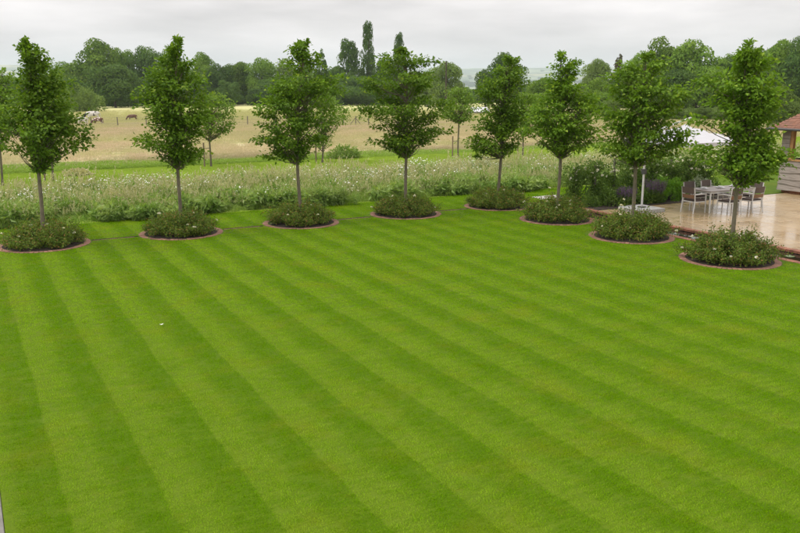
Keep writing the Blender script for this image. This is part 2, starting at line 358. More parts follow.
def scatter(name, protos, mats, P, rot, scl, idx, **tags):
    """one object: small plants (protos) set on many points by geometry nodes"""
    Vs, Fs, Ms, pid = [], [], [], []; k = 0
    for j, mb in enumerate(protos):
        V, F, Mi = mb.arrays(); Vs.append(V); Fs.append(F + k); Ms.append(Mi); pid.append(np.full(len(V), j)); k += len(V)
    n = len(P); Vs.append(P); pid.append(np.full(n, -1))
    me = np_mesh(name, np.concatenate(Vs), np.concatenate(Fs), np.concatenate(Ms))
    for m in mats: me.materials.append(m)
    a = me.attributes.new('pid', 'INT', 'POINT'); a.data.foreach_set('value', np.concatenate(pid).astype(np.int32))
    a = me.attributes.new('idx', 'INT', 'POINT'); a.data.foreach_set('value', np.concatenate([np.full(k, -1), idx]).astype(np.int32))
    a = me.attributes.new('rot', 'FLOAT_VECTOR', 'POINT'); a.data.foreach_set('vector', np.concatenate([np.zeros((k, 3)), rot]).astype(np.float32).ravel())
    a = me.attributes.new('scl', 'FLOAT_VECTOR', 'POINT'); s = np.asarray(scl, float); s = np.repeat(s[:, None], 3, 1) if s.ndim == 1 else s
    a.data.foreach_set('vector', np.concatenate([np.ones((k, 3)), s]).astype(np.float32).ravel())
    o = link(name, me); tag(o, **tags)
    g = bpy.data.node_groups.new(name, 'GeometryNodeTree')
    g.interface.new_socket('Geometry', in_out='INPUT', socket_type='NodeSocketGeometry'); g.interface.new_socket('Geometry', in_out='OUTPUT', socket_type='NodeSocketGeometry')
    gi = g.nodes.new('NodeGroupInput'); go = g.nodes.new('NodeGroupOutput'); J = g.nodes.new('GeometryNodeJoinGeometry')
    def attr(nm, ty):
        q = g.nodes.new('GeometryNodeInputNamedAttribute'); q.data_type = ty; q.inputs['Name'].default_value = nm; return q.outputs['Attribute']
    def eq(v, c):
        q = g.nodes.new('FunctionNodeCompare'); q.data_type = 'INT'; q.operation = 'EQUAL'
        ii = [s for s in q.inputs if s.type == 'INT']; g.links.new(v, ii[0]); ii[1].default_value = c; return q.outputs[0]
    def sep(sel):
        q = g.nodes.new('GeometryNodeSeparateGeometry'); q.domain = 'POINT'; g.links.new(gi.outputs[0], q.inputs['Geometry']); g.links.new(sel, q.inputs['Selection']); return q.outputs[0]
    pts = sep(eq(attr('pid', 'INT'), -1))
    for j in range(len(protos)):
        ip = g.nodes.new('GeometryNodeInstanceOnPoints'); g.links.new(pts, ip.inputs['Points']); g.links.new(sep(eq(attr('pid', 'INT'), j)), ip.inputs['Instance'])
        g.links.new(eq(attr('idx', 'INT'), j), ip.inputs['Selection']); g.links.new(attr('rot', 'FLOAT_VECTOR'), ip.inputs['Rotation']); g.links.new(attr('scl', 'FLOAT_VECTOR'), ip.inputs['Scale'])
        g.links.new(ip.outputs[0], J.inputs[0])
    g.links.new(J.outputs[0], go.inputs[0])
    md = o.modifiers.new('scatter', 'NODES'); md.node_group = g
    return o

# ================================================================== THE SETTING
rs = np.random.default_rng(7)
GX0, GX1, GY0, GY1 = -40, 60, -25, 43.0     # the garden's plateau; its own sheets lie over this lowered part
CAN0, CAN1, CANY0, CANY1 = 17.62, 18.62, 8.0, 22.3     # water channel
COPE = 18.62
xs = np.unique(np.concatenate([-np.geomspace(41, 20000, 38), np.linspace(-40, 60, 21), [-40.3, 60.3], np.geomspace(61, 20000, 66)]))
ys = np.unique(np.concatenate([-np.geomspace(26, 6000, 15), [-25.3, -25], np.linspace(-20, 40, 9), [43.0, 43.25], np.linspace(45, 300, 60), np.geomspace(306, 20000, 84)]))
gx, gy = np.meshgrid(xs, ys); gz = terrain(gx, gy)
inside = (gx >= GX0) & (gx <= GX1) & (gy >= GY0) & (gy <= GY1); gz = np.where(inside, -.9, gz)
nx, ny = len(xs), len(ys); ii = (np.arange(ny - 1)[:, None] * nx + np.arange(nx - 1)[None]).ravel()
mb = MB(); mb.quads(np.stack([gx, gy, gz], -1).reshape(-1, 3), np.stack([ii, ii + 1, ii + 1 + nx, ii + nx], -1))
tag(mb.build('ground', M['ground'], smooth=True), 'rough hay field running out to far hills', 'field', kind='structure')

# lawn: slabs round the channel and patio
mb = MB()
for a, b in (((0.004, -6, -.3), (CAN0 - .13, 26.4, 0)), ((-40, 8.9, -.3), (0.0, 26.4, 0)), ((CAN0 - .13, CANY1 + .13, -.3), (60, 26.4, 0)), ((26.5, 21.05, -.3), (60, CANY1 + .13, 0))):
    mb.box(a, b)
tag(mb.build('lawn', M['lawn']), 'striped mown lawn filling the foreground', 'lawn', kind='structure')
tag(MB().box((-40, 26.4, -.3), (60, 43.2, -.004)).build('mown_strip', M['strip']), 'bright mown grass strip between meadow and field', 'lawn', kind='structure')

# terrace paving by the house, only its edge shows bottom left
pav = tag(empty('terrace'), 'grey stone terrace edge in the bottom left corner', 'paving', kind='structure')
MB().box((-8, -6, -.3), (0, 8.88, -.03)).build('bed', M['soil'], pav)
for j, y in enumerate(np.arange(3.0, 8.7, .62)):
    for k in range(4):
        MB().cbox((-.6 * (k + 1) + .004, y, -.04), (-.6 * k - .001, y + .612, .006)).build('paving_slab', M['terrace'], pav)

# ---------------- channel: walls, water, brick coping
ch = tag(empty('water_channel', (0, 0, 0)), 'narrow brick edged water channel between patio and rose beds', 'channel')
mb = MB()
mb.box((CAN0 - .13, CANY0, -.8), (CAN0, CANY1, -.035)); mb.box((CAN1, CANY0, -.8), (CAN1 + .13, CANY1, -.035))
mb.box((CAN0 - .13, CANY1, -.8), (CAN1 + .13, CANY1 + .13, -.035)); mb.box((CAN0 - .13, CANY0 - .13, -.8), (CAN1 + .13, CANY0, -.035))
mb.build('channel_wall', M['wall_brick'], ch)
MB().box((CAN0, CANY0, -.78), (CAN1, CANY1, -.60)).build('channel_floor', M['soil'], ch)
brick_me = MB().cbox((-.051, -.1065, 0), (.051, .1065, .067), .006).mesh('brick', M['brick'])
ring_me = MB().cbox((-.051, -.08, 0), (.051, .08, .067), .006).mesh('brick', M['ring_brick'])
y = CANY0
while y < CANY1:
    b = link('brick', brick_me, ch, (CAN1 + .068, y, -.034 + rs.normal() * .002)); b.rotation_euler = (0, 0, pi / 2 + rs.normal() * .015)
    y += .1125
y = CANY0 + 4
while y < CANY1:
    b = link('brick', brick_me, ch, (CAN0 - .075, y, -.058)); b.rotation_euler = (0, 0, pi / 2 + rs.normal() * .02); y += .1125
x = CAN0
while x < CAN1:
    b = link('brick', brick_me, ch, (x + .05, CANY1 + .075, -.032)); b.rotation_euler = (0, 0, rs.normal() * .02); x += .1125
mb = MB(); mb.quads([(CAN0, CANY0, -.05), (CAN1, CANY0, -.05), (CAN1, CANY1, -.05), (CAN0, CANY1, -.05)], [(0, 1, 2, 3)])
tag(mb.build('water', M['water']), 'dark still water in the channel', 'water', kind='structure')
def lily(x, y, r, a):
    mb = MB(); t = np.linspace(.22, 2 * pi - .22, 15)
    V = [(0, 0, .012)] + [(r * cos(q), r * sin(q), .012 + .006 * sin(3 * q)) for q in t] + [(0, 0, 0)] + [(r * cos(q), r * sin(q), .004) for q in t]
    Fc = [(0, i, i + 1) for i in range(1, 15)] + [(16, i + 17, i + 16) for i in range(1, 15)] + [(i, i + 16, i + 1) for i in range(1, 15)] + [(i + 1, i + 16, i + 17) for i in range(1, 15)]
    mb.add(V, Fc); o = mb.build('lily_pad', M['pad']); o.location = (x, y, -.053); o.rotation_euler = (0, 0, a)
    return o
for i, (x, y, r, lab) in enumerate([(18.2, 13.05, .13, 'lily pad farthest right on the water channel'), (17.92, 13.35, .15, 'large lily pad beside the lawn side brick edge right of last bed'),
    (18.3, 13.75, .12, 'lily pad near the patio wall right of last rose bed'), (18.05, 14.2, .12, 'lily pad just behind the nearest rose bush'),
    (18.1, 18.6, .13, 'lily pad in the gap between second and third right hand beds'), (18.3, 19.0, .11, 'small lily pad farthest along the channel, behind the middle right bed')]):
    tag(lily(x, y, r, i * 1.3), lab, 'lily pad', 'lily pads on the channel')

# ---------------- patio of sandstone slabs
PX0, PX1, PY0, PY1 = CAN1 + .135, 31.0, 10.4, 20.95
pt = tag(empty('patio'), 'wet honey coloured sandstone patio', 'patio', kind='structure')
MB().box((PX0, PY0, -.6), (PX1, PY1, -.012)).build('patio_bed', plain('joint_mortar', (.16, .13, .09), (.1, .08, .06), 12, .9), pt)
cache = {}; rr = random.Random(3)
x = PX0 + .01
while x < PX1 - .05:
    w = min(rr.choice((.45, .6, .6, .75)), PX1 - x); y = PY0 + rr.uniform(0, .3)
    while y < PY1 - .05:
        l = min(rr.choice((.6, .75, .9, .9, 1.1)), PY1 - y)
        if PY1 - y - l < .2: l = PY1 - y
        key = (round(w, 3), round(l, 3))
        if key not in cache: cache[key] = MB().cbox((0, 0, -.04), (w - .016, l - .016, 0), .006).mesh('paving_slab', M['patio'])
        o = link('paving_slab', cache[key], pt, (x, y, .002 + rr.uniform(-.0022, .0022))); y += l
    x += w

# planting border soil at the back of the patio
tag(MB().box((COPE + .15, 20.96, -.3), (26.45, 22.95, .012)).build('border_soil', M['soil']), 'dark soil of the planting border behind the patio', 'soil', kind='structure')
# pale stone slab set in the grass
sx, sy = ground(549, 197.5)
tag(MB().cbox((sx - .55, sy - .32, -.05), (sx + .55, sy + .32, .03), .015).build('stone_slab', M['kerb']), 'pale flat stone slab lying in grass behind the fifth bed', 'stone')

# thin brick lines let into the turf between the beds
BEDS = [(1.73, 23.4), (5.4, 23.4), (9.1, 23.4), (12.8, 23.4), (16.5, 23.4), (16.5, 20.15), (16.45, 16.8), (16.35, 13.35)]
RING = 1.2
half_me = MB().cbox((-.1065, -.018, 0), (.1065, .018, .05), .005).mesh('brick', M['ring_brick'])
names = ['leftmost bed and the picture edge', 'leftmost and second beds', 'second and third beds', 'third and fourth beds', 'fourth and fifth beds', 'fifth bed and the water channel']
spans = [(-3, .5), (2.95, 4.18), (6.63, 7.87), (10.33, 11.57), (14.03, 15.27), (17.73, 18.75)]
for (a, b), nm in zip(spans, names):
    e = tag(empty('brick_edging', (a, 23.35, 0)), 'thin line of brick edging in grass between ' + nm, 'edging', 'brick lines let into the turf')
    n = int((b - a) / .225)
    MB().box((0, .03, -.04), (b - a, .068, .012)).build('edge_shade', M['soil'], e)  # dark strip added for the shadow line along the turf edge
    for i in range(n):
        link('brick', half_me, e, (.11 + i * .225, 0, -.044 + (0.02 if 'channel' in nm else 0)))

# ---------------- round beds
for i, (bx_, by_) in enumerate(BEDS):
    lab = ['leftmost round bed, ringed in brick, at the picture edge', 'second round brick ringed bed from the left', 'third round brick ringed bed from the left', 'fourth round brick ringed bed from the left',
           'round brick ringed bed at the far corner of the lawn', 'first round bed beside the water channel, nearest the corner bed', 'middle round bed beside the water channel', 'nearest round bed beside the channel, in front of the patio table'][i]
    e = tag(empty('flower_bed', (bx_, by_, 0)), lab, 'flower bed', 'round brick ringed beds')
    n = 62; t = np.linspace(0, 2 * pi, 40, endpoint=False); rg = np.random.default_rng(50 + i)
    V = [(0, 0, .05)]; Fc = []
    for k, rad in enumerate((.35, .7, 1.025)):
        V += [(rad * cos(q), rad * sin(q), .045 - .02 * k + rg.uniform(-.012, .012)) for q in t]
    for q in range(40):
        q2 = (q + 1) % 40; Fc.append((0, 1 + q, 1 + q2))
        for k in (0, 1): Fc += [(1 + k * 40 + q, 41 + k * 40 + q, 41 + k * 40 + q2), (1 + k * 40 + q, 41 + k * 40 + q2, 1 + k * 40 + q2)]
    MB().add(V, Fc).build('soil', M['soil'], e)
    for k in range(n):
        a = 2 * pi * k / n; xx = (RING - .1) * cos(a); yy = (RING - .1) * sin(a)
        if bx_ + xx > CAN0 - .16: continue
        b = link('brick', ring_me, e, (xx, yy, -.056 + rg.normal() * .003)); b.rotation_euler = (0, 0, a + pi / 2 + rg.normal() * .03)

def in_beds(x, y, pad=0.0):
    m = np.zeros(len(x), bool)
    for bx_, by_ in BEDS: m |= np.hypot(x - bx_, y - by_) < RING + pad
    return m
def in_view(x, y, pad=2.5):
    f = x * sin(HEAD) + y * cos(HEAD); s = x * cos(HEAD) - y * sin(HEAD)
    return (f > 3.5) & (np.abs(s) < .5 * f + pad)

# ---------------- lawn blades
def blade_patch(seed, size, n, h0, h1, w, lean):
    rg = np.random.default_rng(seed); mb = MB()
    P = np.c_[rg.uniform(-size / 2, size / 2, (n, 2)), np.zeros(n)]
    D = unit(np.c_[rg.normal(0, .45, n), lean + rg.normal(0, .40, n), np.ones(n)]); h = rg.uniform(h0, h1, n)[:, None]
    S = unit(np.cross(D, rg.normal(size=(n, 3)))) * w * rg.uniform(.7, 1.3, n)[:, None]
    V = np.stack([P - S, P + S, P + D * h], 1).reshape(-1, 3); mb.add(V, np.arange(3 * n).reshape(-1, 3)); return mb
cell = .16
X, Y = np.meshgrid(np.arange(-8, 27, cell), np.arange(3.5, 26.4, cell)); X = X.ravel() + rs.uniform(-.05, .05, X.size); Y = Y.ravel() + rs.uniform(-.05, .05, Y.size)
ok = in_view(X, Y, 1.2) & ~in_beds(X, Y, .03) & (((X < CAN0 - .25) & (X > .06)) | (Y > CANY1 + .2) | ((X < .05) & (Y > 8.95)) | ((X > 26.55) & (Y > 21.1))) & ~((X > 18.6) & (X < 26.5) & (Y < 23.02)) & ~((np.abs(Y - 23.37) < .08) & (X < 18.8)) & ~((np.abs(X - sx) < .6) & (np.abs(Y - sy) < .38))
X, Y = X[ok], Y[ok]; n = len(X)
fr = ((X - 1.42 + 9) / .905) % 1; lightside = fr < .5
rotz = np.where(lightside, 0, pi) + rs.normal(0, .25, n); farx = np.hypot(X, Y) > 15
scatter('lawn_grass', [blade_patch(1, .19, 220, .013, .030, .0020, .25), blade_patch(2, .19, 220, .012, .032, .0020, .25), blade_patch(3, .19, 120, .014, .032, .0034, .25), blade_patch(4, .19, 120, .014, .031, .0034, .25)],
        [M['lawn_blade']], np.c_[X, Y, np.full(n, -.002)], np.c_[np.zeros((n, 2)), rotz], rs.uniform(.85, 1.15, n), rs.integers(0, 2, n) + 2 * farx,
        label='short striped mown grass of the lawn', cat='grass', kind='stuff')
# mown strip blades
X = rs.uniform(-20, 60, 26000); Y = rs.uniform(31.5, 43.2, 26000); ok = in_view(X, Y); X, Y = X[ok], Y[ok]; n = len(X)
scatter('strip_grass', [blade_patch(5, .34, 120, .03, .07, .008, .2), blade_patch(6, .34, 120, .03, .08, .008, .2)], [M['strip_blade']], np.c_[X, Y, np.full(n, -.006)],
        np.c_[np.zeros((n, 2)), rs.uniform(0, 6.28, n)], rs.uniform(.8, 1.2, n), rs.integers(0, 2, n), label='short bright grass of the strip behind the meadow', cat='grass', kind='stuff')

# ---------------- meadow
def tuft(seed, n, h, spread, w, heads=0, m=0, mh=1, droop=.5):
    rg = np.random.default_rng(seed); mb = MB()
    P = np.c_[rg.normal(0, spread, (n, 2)), np.zeros(n)]; D = np.c_[rg.normal(0, droop, (n, 2)), np.ones(n)]
    hh = h * rg.uniform(.55, 1.1, n)[:, None]; S = unit(np.cross(D, rg.normal(size=(n, 3)))) * w
    mid = P + unit(D) * hh * .55; tip = P + unit(D * [1.9, 1.9, .9]) * hh
    V = np.stack([P - S, P + S, mid - S * .9, mid + S * .9, tip], 1).reshape(-1, 3); i = np.arange(n)[:, None] * 5
    mb.add(V, np.concatenate([i + [0, 1, 3], i + [0, 3, 2], i + [2, 3, 4]]), m)
    for k in range(heads):
        x, y = rg.normal(0, spread * 1.2, 2); l = rg.normal(0, .18, 2); hz = h * rg.uniform(1.0, 1.4)
        top = np.array([x + l[0] * hz, y + l[1] * hz, hz]); mb.tube([(x, y, 0), top], [.003, .002], 3, m, False)
        ps = top + np.linspace(-.14, 0, 8)[:, None] * [l[0], l[1], 1]; leaves(mb, ps, rg.normal(0, .35, (8, 3)) + [0, 0, .7], .07, .02, rg, mh)
    return mb
def flower_stem(seed, h, k=4, r=.028, m=0, mf=1):
    rg = np.random.default_rng(seed); mb = MB()
    for _ in range(k):
        x, y = rg.normal(0, .12, 2); l = rg.normal(0, .12, 2); hz = h * rg.uniform(.8, 1.15); top = np.array([x + l[0], y + l[1], hz])
        mb.tube([(x, y, 0), top], [.004, .003], 3, m, False)
        nr = unit(np.array([rg.normal(0, .5), rg.normal(0, .5) - .3, 1.])); a = unit(np.cross(nr, [1., .2, 0])); b = np.cross(nr, a); t = np.arange(8) * pi / 4
        rr_ = r * rg.uniform(.75, 1.2); V = [top + nr * .008] + [top + rr_ * (a * cos(q) + b * sin(q)) * (1 if i % 2 else .8) for i, q in enumerate(t)]
        mb.add(V, [(0, 1 + i, 1 + (i + 1) % 8) for i in range(8)], mf)
    return mb
def weed(seed, h, rad, n=70, L_=.17, W_=.06):
    rg = np.random.default_rng(seed); mb = MB()
    for k in range(9):
        a = rg.uniform(0, 6.28); rr_ = rad * rg.uniform(.2, 1); top = np.array([rr_ * cos(a), rr_ * sin(a), h * rg.uniform(.7, 1.1)])
        mb.tube([top * [.3, .3, 0], top], [.006, .003], 3, 0, False)
        f = rg.uniform(.25, 1, n // 9)[:, None]; P = top * [.3, .3, 0] + (top - top * [.3, .3, 0]) * f
        leaves(mb, P, rg.normal(0, .6, (len(f), 3)) + [0, 0, .1], L_, W_, rg, 0)
    return mb
def cluster_noise(x, y, s):
    return np.sin(x * s * 1.3 + 1) * np.sin(y * s * 1.7 + 2 + x * s * .4) + .6 * np.sin(x * s * 3.1 + 4) * np.sin(y * s * 2.7)
MEA0, MEA1 = 26.55, 33.4
N = 11000; X = rs.uniform(-14, 46, N); Y = rs.uniform(MEA0, MEA1, N); ok = in_view(X, Y, 3); X, Y = X[ok], Y[ok]; n = len(X)
front = np.clip(1 - (Y - MEA0) / 2.2, 0, 1)
scatter('meadow_grass', [tuft(11, 30, .50, .10, .008, 2), tuft(12, 30, .58, .11, .008, 3), tuft(13, 30, .44, .12, .009, 1, droop=.8), tuft(14, 26, .52, .09, .007, 5)], [M['meadow'], M['seed']],
        np.c_[X, Y, np.full(n, -.02)], np.c_[rs.normal(0, .12, (n, 2)), rs.uniform(0, 6.28, n)], rs.uniform(.65, 1.2, n) * (1 - .25 * front) * (1 + .22 * cluster_noise(X, Y, .7)), rs.integers(0, 4, n),
        label='tall pale meadow grass with seed heads behind the beds', cat='meadow grass', kind='stuff')
N = 2500; X = rs.uniform(-14, 46, N); Y = MEA0 + (MEA1 - MEA0) * rs.uniform(0, 1, N) ** .8; ok = in_view(X, Y, 3) & (cluster_noise(X, Y, .5) + rs.normal(0, .45, N) > .22 - .5 * (Y - 29) / 4); X, Y = X[ok], Y[ok]; n = len(X)
scatter('meadow_flowers', [flower_stem(21, .62), flower_stem(22, .7, 6, .025), flower_stem(23, .58, 3, .036), flower_stem(24, .66, 8, .022)], [M['meadow'], M['daisy']],
        np.c_[X, Y, np.full(n, -.02)], np.c_[np.zeros((n, 2)), rs.uniform(0, 6.28, n)], rs.uniform(.8, 1.2, n), rs.integers(0, 4, n), label='white wild flowers scattered over the tall meadow', cat='flowers', kind='stuff')
N = 5200; X = rs.uniform(-14, 46, N); Y = MEA0 - .1 + (MEA1 - MEA0) * rs.uniform(0, 1, N) ** 1.5; Y += .35 * np.sin(X * .9) * (Y < MEA0 + 1); ok = in_view(X, Y, 3) & (cluster_noise(X, Y, .8) + .45 * (1 - (Y - MEA0) / 2.5) + rs.normal(0, .35, N) > .15); X, Y = X[ok], Y[ok]; n = len(X)
scatter('meadow_weeds', [weed(31, .48, .26, 90), weed(32, .62, .24, 100, .14, .05), weed(33, .42, .34, 110, .2, .08)], [M['weed']],
        np.c_[X, Y, np.full(n, -.02)], np.c_[rs.normal(0, .1, (n, 2)), rs.uniform(0, 6.28, n)], rs.uniform(.75, 1.25, n), rs.integers(0, 3, n), label='leafy green weeds along the front of the meadow', cat='weeds', kind='stuff')

# ---------------- hay field
N = 42000; rad = np.sqrt(rs.uniform(43 ** 2, 185 ** 2, N) ); rad = 43 + (rad - 43) * rs.uniform(.35, 1, N); az = HEAD + rs.uniform(-.62, .62, N)
X, Y = rad * np.sin(az), rad * np.cos(az); ok = (Y > 43.3); X, Y, rad = X[ok], Y[ok], rad[ok]; n = len(X)
Xe = rs.uniform(-25, 60, 9000); Ye = 43.15 + rs.uniform(0, 1, 9000) ** 1.3 * 4; ke = in_view(Xe, Ye, 3); X, Y = np.r_[X, Xe[ke]], np.r_[Y, Ye[ke]]; rad = np.hypot(X, Y); n = len(X)
edge = (Y < 46.5 + 1.2 * np.sin(X * .35)); sc = np.clip(rad / 75, .75, 1.5); hs = np.interp(rad, [43, 60, 100, 185], [.8, .6, .4, .25])
idx = np.where(edge, 3 + rs.integers(0, 2, n), rs.integers(0, 3, n))
scatter('hay_grass', [tuft(41, 30, .62, .28, .011, 12, 0, 1), tuft(42, 30, .55, .30, .011, 16, 0, 1), tuft(43, 34, .5, .3, .012, 8, 0, 1), tuft(44, 40, .6, .22, .010, 0, 2, 2), tuft(45, 40, .5, .26, .011, 1, 2, 1)],
        [M['field_blade'], M['field_blade'], M['field_green']], np.c_[X, Y, terrain(X, Y) - .03], np.c_[np.zeros((n, 2)), rs.uniform(0, 6.28, n)],
        np.c_[sc, sc, sc * hs * rs.uniform(.8, 1.15, n) * np.where(edge, .9, .8)], idx, label='tall buff hay grass of the field, greener at its near edge', cat='hay', kind='stuff')

# ================================================================== TREES
def tree_frame(x, y):
    d = np.array([x, y]) / math.hypot(x, y); return d, np.array([d[1], -d[0]])       # away from the camera, to the right
def near_tree(name, label, base, prof, seed, lean=(0, 0), leafmat='leaf', n_cl=230, per=46, lsize=.098, trunk_r=.055, group=None, stake=False, open_=0.0, extra=()):
    rg = np.random.default_rng(seed); x, y = base[0], base[1]; fw, rt = tree_frame(x, y); d = math.hypot(x, y)
    # outline read off the picture at the tree's own distance: height and reach to either side
    S0, S1, Z = [], [], []
    for py, xl, xr in prof:
        row = []
        for px in (xl, xr):
            q = ray(px, py); t = d / (q[0] * fw[0] + q[1] * fw[1]); row.append((q[0] * t * rt[0] + q[1] * t * rt[1], CAM_H + q[2] * t))
        S0.append(row[0][0]); S1.append(row[1][0]); Z.append((row[0][1] + row[1][1]) / 2)
    Z = np.array(Z)[::-1]; S0 = np.array(S0)[::-1]; S1 = np.array(S1)[::-1]; zt = Z[-1]; zb = Z[0]
    e = tag(empty(name, (x, y, base[2] if len(base) > 2 else 0)), label, 'tree', group); z0 = e.location.z
    mid = lambda z: (np.interp(z, Z, S0) + np.interp(z, Z, S1)) / 2
    def P3(s, dd, z): return np.stack([rt[0] * s + fw[0] * dd, rt[1] * s + fw[1] * dd, np.asarray(z) - z0 + 0 * np.asarray(s)], -1)
    # trunk
    zz = np.linspace(z0, zt - .1, 14); ms = np.interp(zz, [z0, zb, zb + .8 * (zt - zb) * .5, zt], [0, .35 * mid(zb), .6 * mid(zb + .5 * (zt - zb)), mid(zt)])
    ms = ms + .012 * np.sin(zz * 2.3 + seed); tp = P3(ms, .02 * np.cos(zz * 1.9 + seed), zz); tp[0, 2] = -.05
    rads = np.interp(zz, [z0, z0 + .15, zb, zt], [trunk_r * 1.35, trunk_r, trunk_r * .85, .008])
    mb = MB(); mb.tube(tp, rads, 9); mb.build('trunk', M['bark'], e, True)
    # sprays of leaves filling the outline, denser toward the outside
    z = rg.uniform(0, 1, n_cl * 5); zc = zb + (zt - zb) * z; w = (np.interp(zc, Z, S1) - np.interp(zc, Z, S0)); keep = rg.uniform(0, 1, n_cl * 5) < (w / w.max()) ** 1.3 + .05
    zc = zc[keep][:n_cl]; k0 = len(zc); th = rg.uniform(0, 2 * pi, k0); rf = rg.uniform(.10, 1, k0) ** .55 * rg.choice([.86, .95, 1.04], k0)
    l, r = np.interp(zc, Z, S0), np.interp(zc, Z, S1); cen = (l + r) / 2; hw = np.maximum((r - l) / 2 - .13, .04); dep = np.minimum(hw, 1.05) * .95
    s = cen + hw * rf * np.cos(th); dd = dep * rf * np.sin(th)
    for zz_ in np.arange(zb + .15, zt - .05, .17):
        for sd in (-1, 1):
            if rg.uniform() < .3: continue
            z1_ = zz_ + rg.uniform(-.08, .08); l_, r_ = np.interp(z1_, Z, S0), np.interp(z1_, Z, S1); c_ = (l_ + r_) / 2; h_ = (r_ - l_) / 2
            s = np.append(s, c_ + sd * max(.02, h_ - .14 + rg.normal(0, .06))); zc = np.append(zc, z1_); dd = np.append(dd, rg.normal(0, .22 * h_)); rf = np.append(rf, .95); cen = np.append(cen, c_)
    k0 = len(zc)
    for (px, py) in extra:      # single branches that reach out of the crown
        q = ray(px, py); t = d / (q[0] * fw[0] + q[1] * fw[1]); s = np.append(s, q[0] * t * rt[0] + q[1] * t * rt[1]); zc = np.append(zc, CAM_H + q[2] * t); dd = np.append(dd, rg.normal(0, .15)); rf = np.append(rf, 1.); cen = np.append(cen, mid(zc[-1]))
    k = len(zc); Cc = P3(s, dd, zc)
    # limbs
    mb = MB(); order = np.argsort(zc); step = max(1, k0 // 80); pick = list(order[::step]) + list(range(k0, k))
    for j in pick:
        a = max(zb - .12, zc[j] - (.25 + .55 * abs(s[j] - cen[j]) + .3 * rf[j]) * (.5 if j >= k0 else 1))
        st = np.array([np.interp(a - z0, tp[:, 2], tp[:, i]) for i in range(3)]); en = Cc[j]
        m1 = st * .45 + en * .55 + np.array([0, 0, -.06]) + rg.normal(0, .03, 3)
        mb.tube([st, m1, en], [.012 + .012 * rg.uniform(), .008, .003], 5, 0, False)
    mb.build('limb', M['bark'], e, True)
    # leaves: each spray is stretched outward along its twig and droops at the tip
    axis = np.stack([np.interp(Cc[:, 2] - .35, tp[:, 2], tp[:, i]) for i in range(3)], -1); out_ = unit(Cc - axis); out_[:, 2] = out_[:, 2] * .4 + .12; out_ = unit(out_)
    big = rg.uniform(.75, 1.35, k); big[k0:] = 1.0; big *= np.clip((np.interp(zc, Z, S1) - np.interp(zc, Z, S0)) / 2 / .5, .38, 1.0); q = np.repeat(np.arange(k), per); nn = len(q); al = rg.uniform(-1, 1, nn) * .27 * big[q]
    sp = rg.normal(0, 1, (nn, 3)) * (.095 * big[q])[:, None] * [1, 1, .5]
    Pl = Cc[q] + out_[q] * al[:, None] + sp; Pl[:, 2] -= .9 * np.maximum(al, 0) ** 2
    Dl = out_[q] * .55 + unit(sp) * .5 + rg.normal(0, .42, (nn, 3)) + [0, 0, -.35]
    ok_ = Pl[:, 2] < zt - z0 + .06; Pl, Dl, q, sp = Pl[ok_], Dl[ok_], q[ok_], sp[ok_]
    mb = MB(); leaves(mb, Pl, Dl, lsize, lsize * .74, rg, nrm=out_[q] * .5 + unit(sp) * .35 + [0, 0, .75])
    # leading shoots stick out of the outline
    for j in range(int(10 + 14 * open_)):
        a = rg.integers(0, k); 
        if rf[a] < .6 and zc[a] < zt - .6: continue
        dr = unit(np.array([*(Cc[a][:2] - tp[-1, :2]), .25]) + rg.normal(0, .3, 3) + [0, 0, .7 * (zc[a] - zb) / (zt - zb)]); ln = rg.uniform(.16, .30) * (.45 if zc[a] > zt - .45 else 1)
        f = np.linspace(.2, 1, 9)[:, None]; leaves(mb, Cc[a] + dr * ln * f, rg.normal(0, .6, (9, 3)) + dr, lsize * .9, lsize * .5, rg)
    mb.build('foliage', M[leafmat], e)
    if stake:
        mb = MB(); sp = -rt * .32; mb.tube([(sp[0], sp[1], -.05), (sp[0], sp[1], 1.25)], .04, 8); mb.build('stake', M['stake'], e)
        mb = MB(); mb.tube([(sp[0] * 1.1, sp[1] * 1.1, .95), (0, 0, .97)], .018, 6); mb.build('tie', M['gutter'], e)
    return e
def Z381(ox, oy, k, rows): return [(oy + a / k, ox + b / k, ox + c / k) for a, b, c in rows]
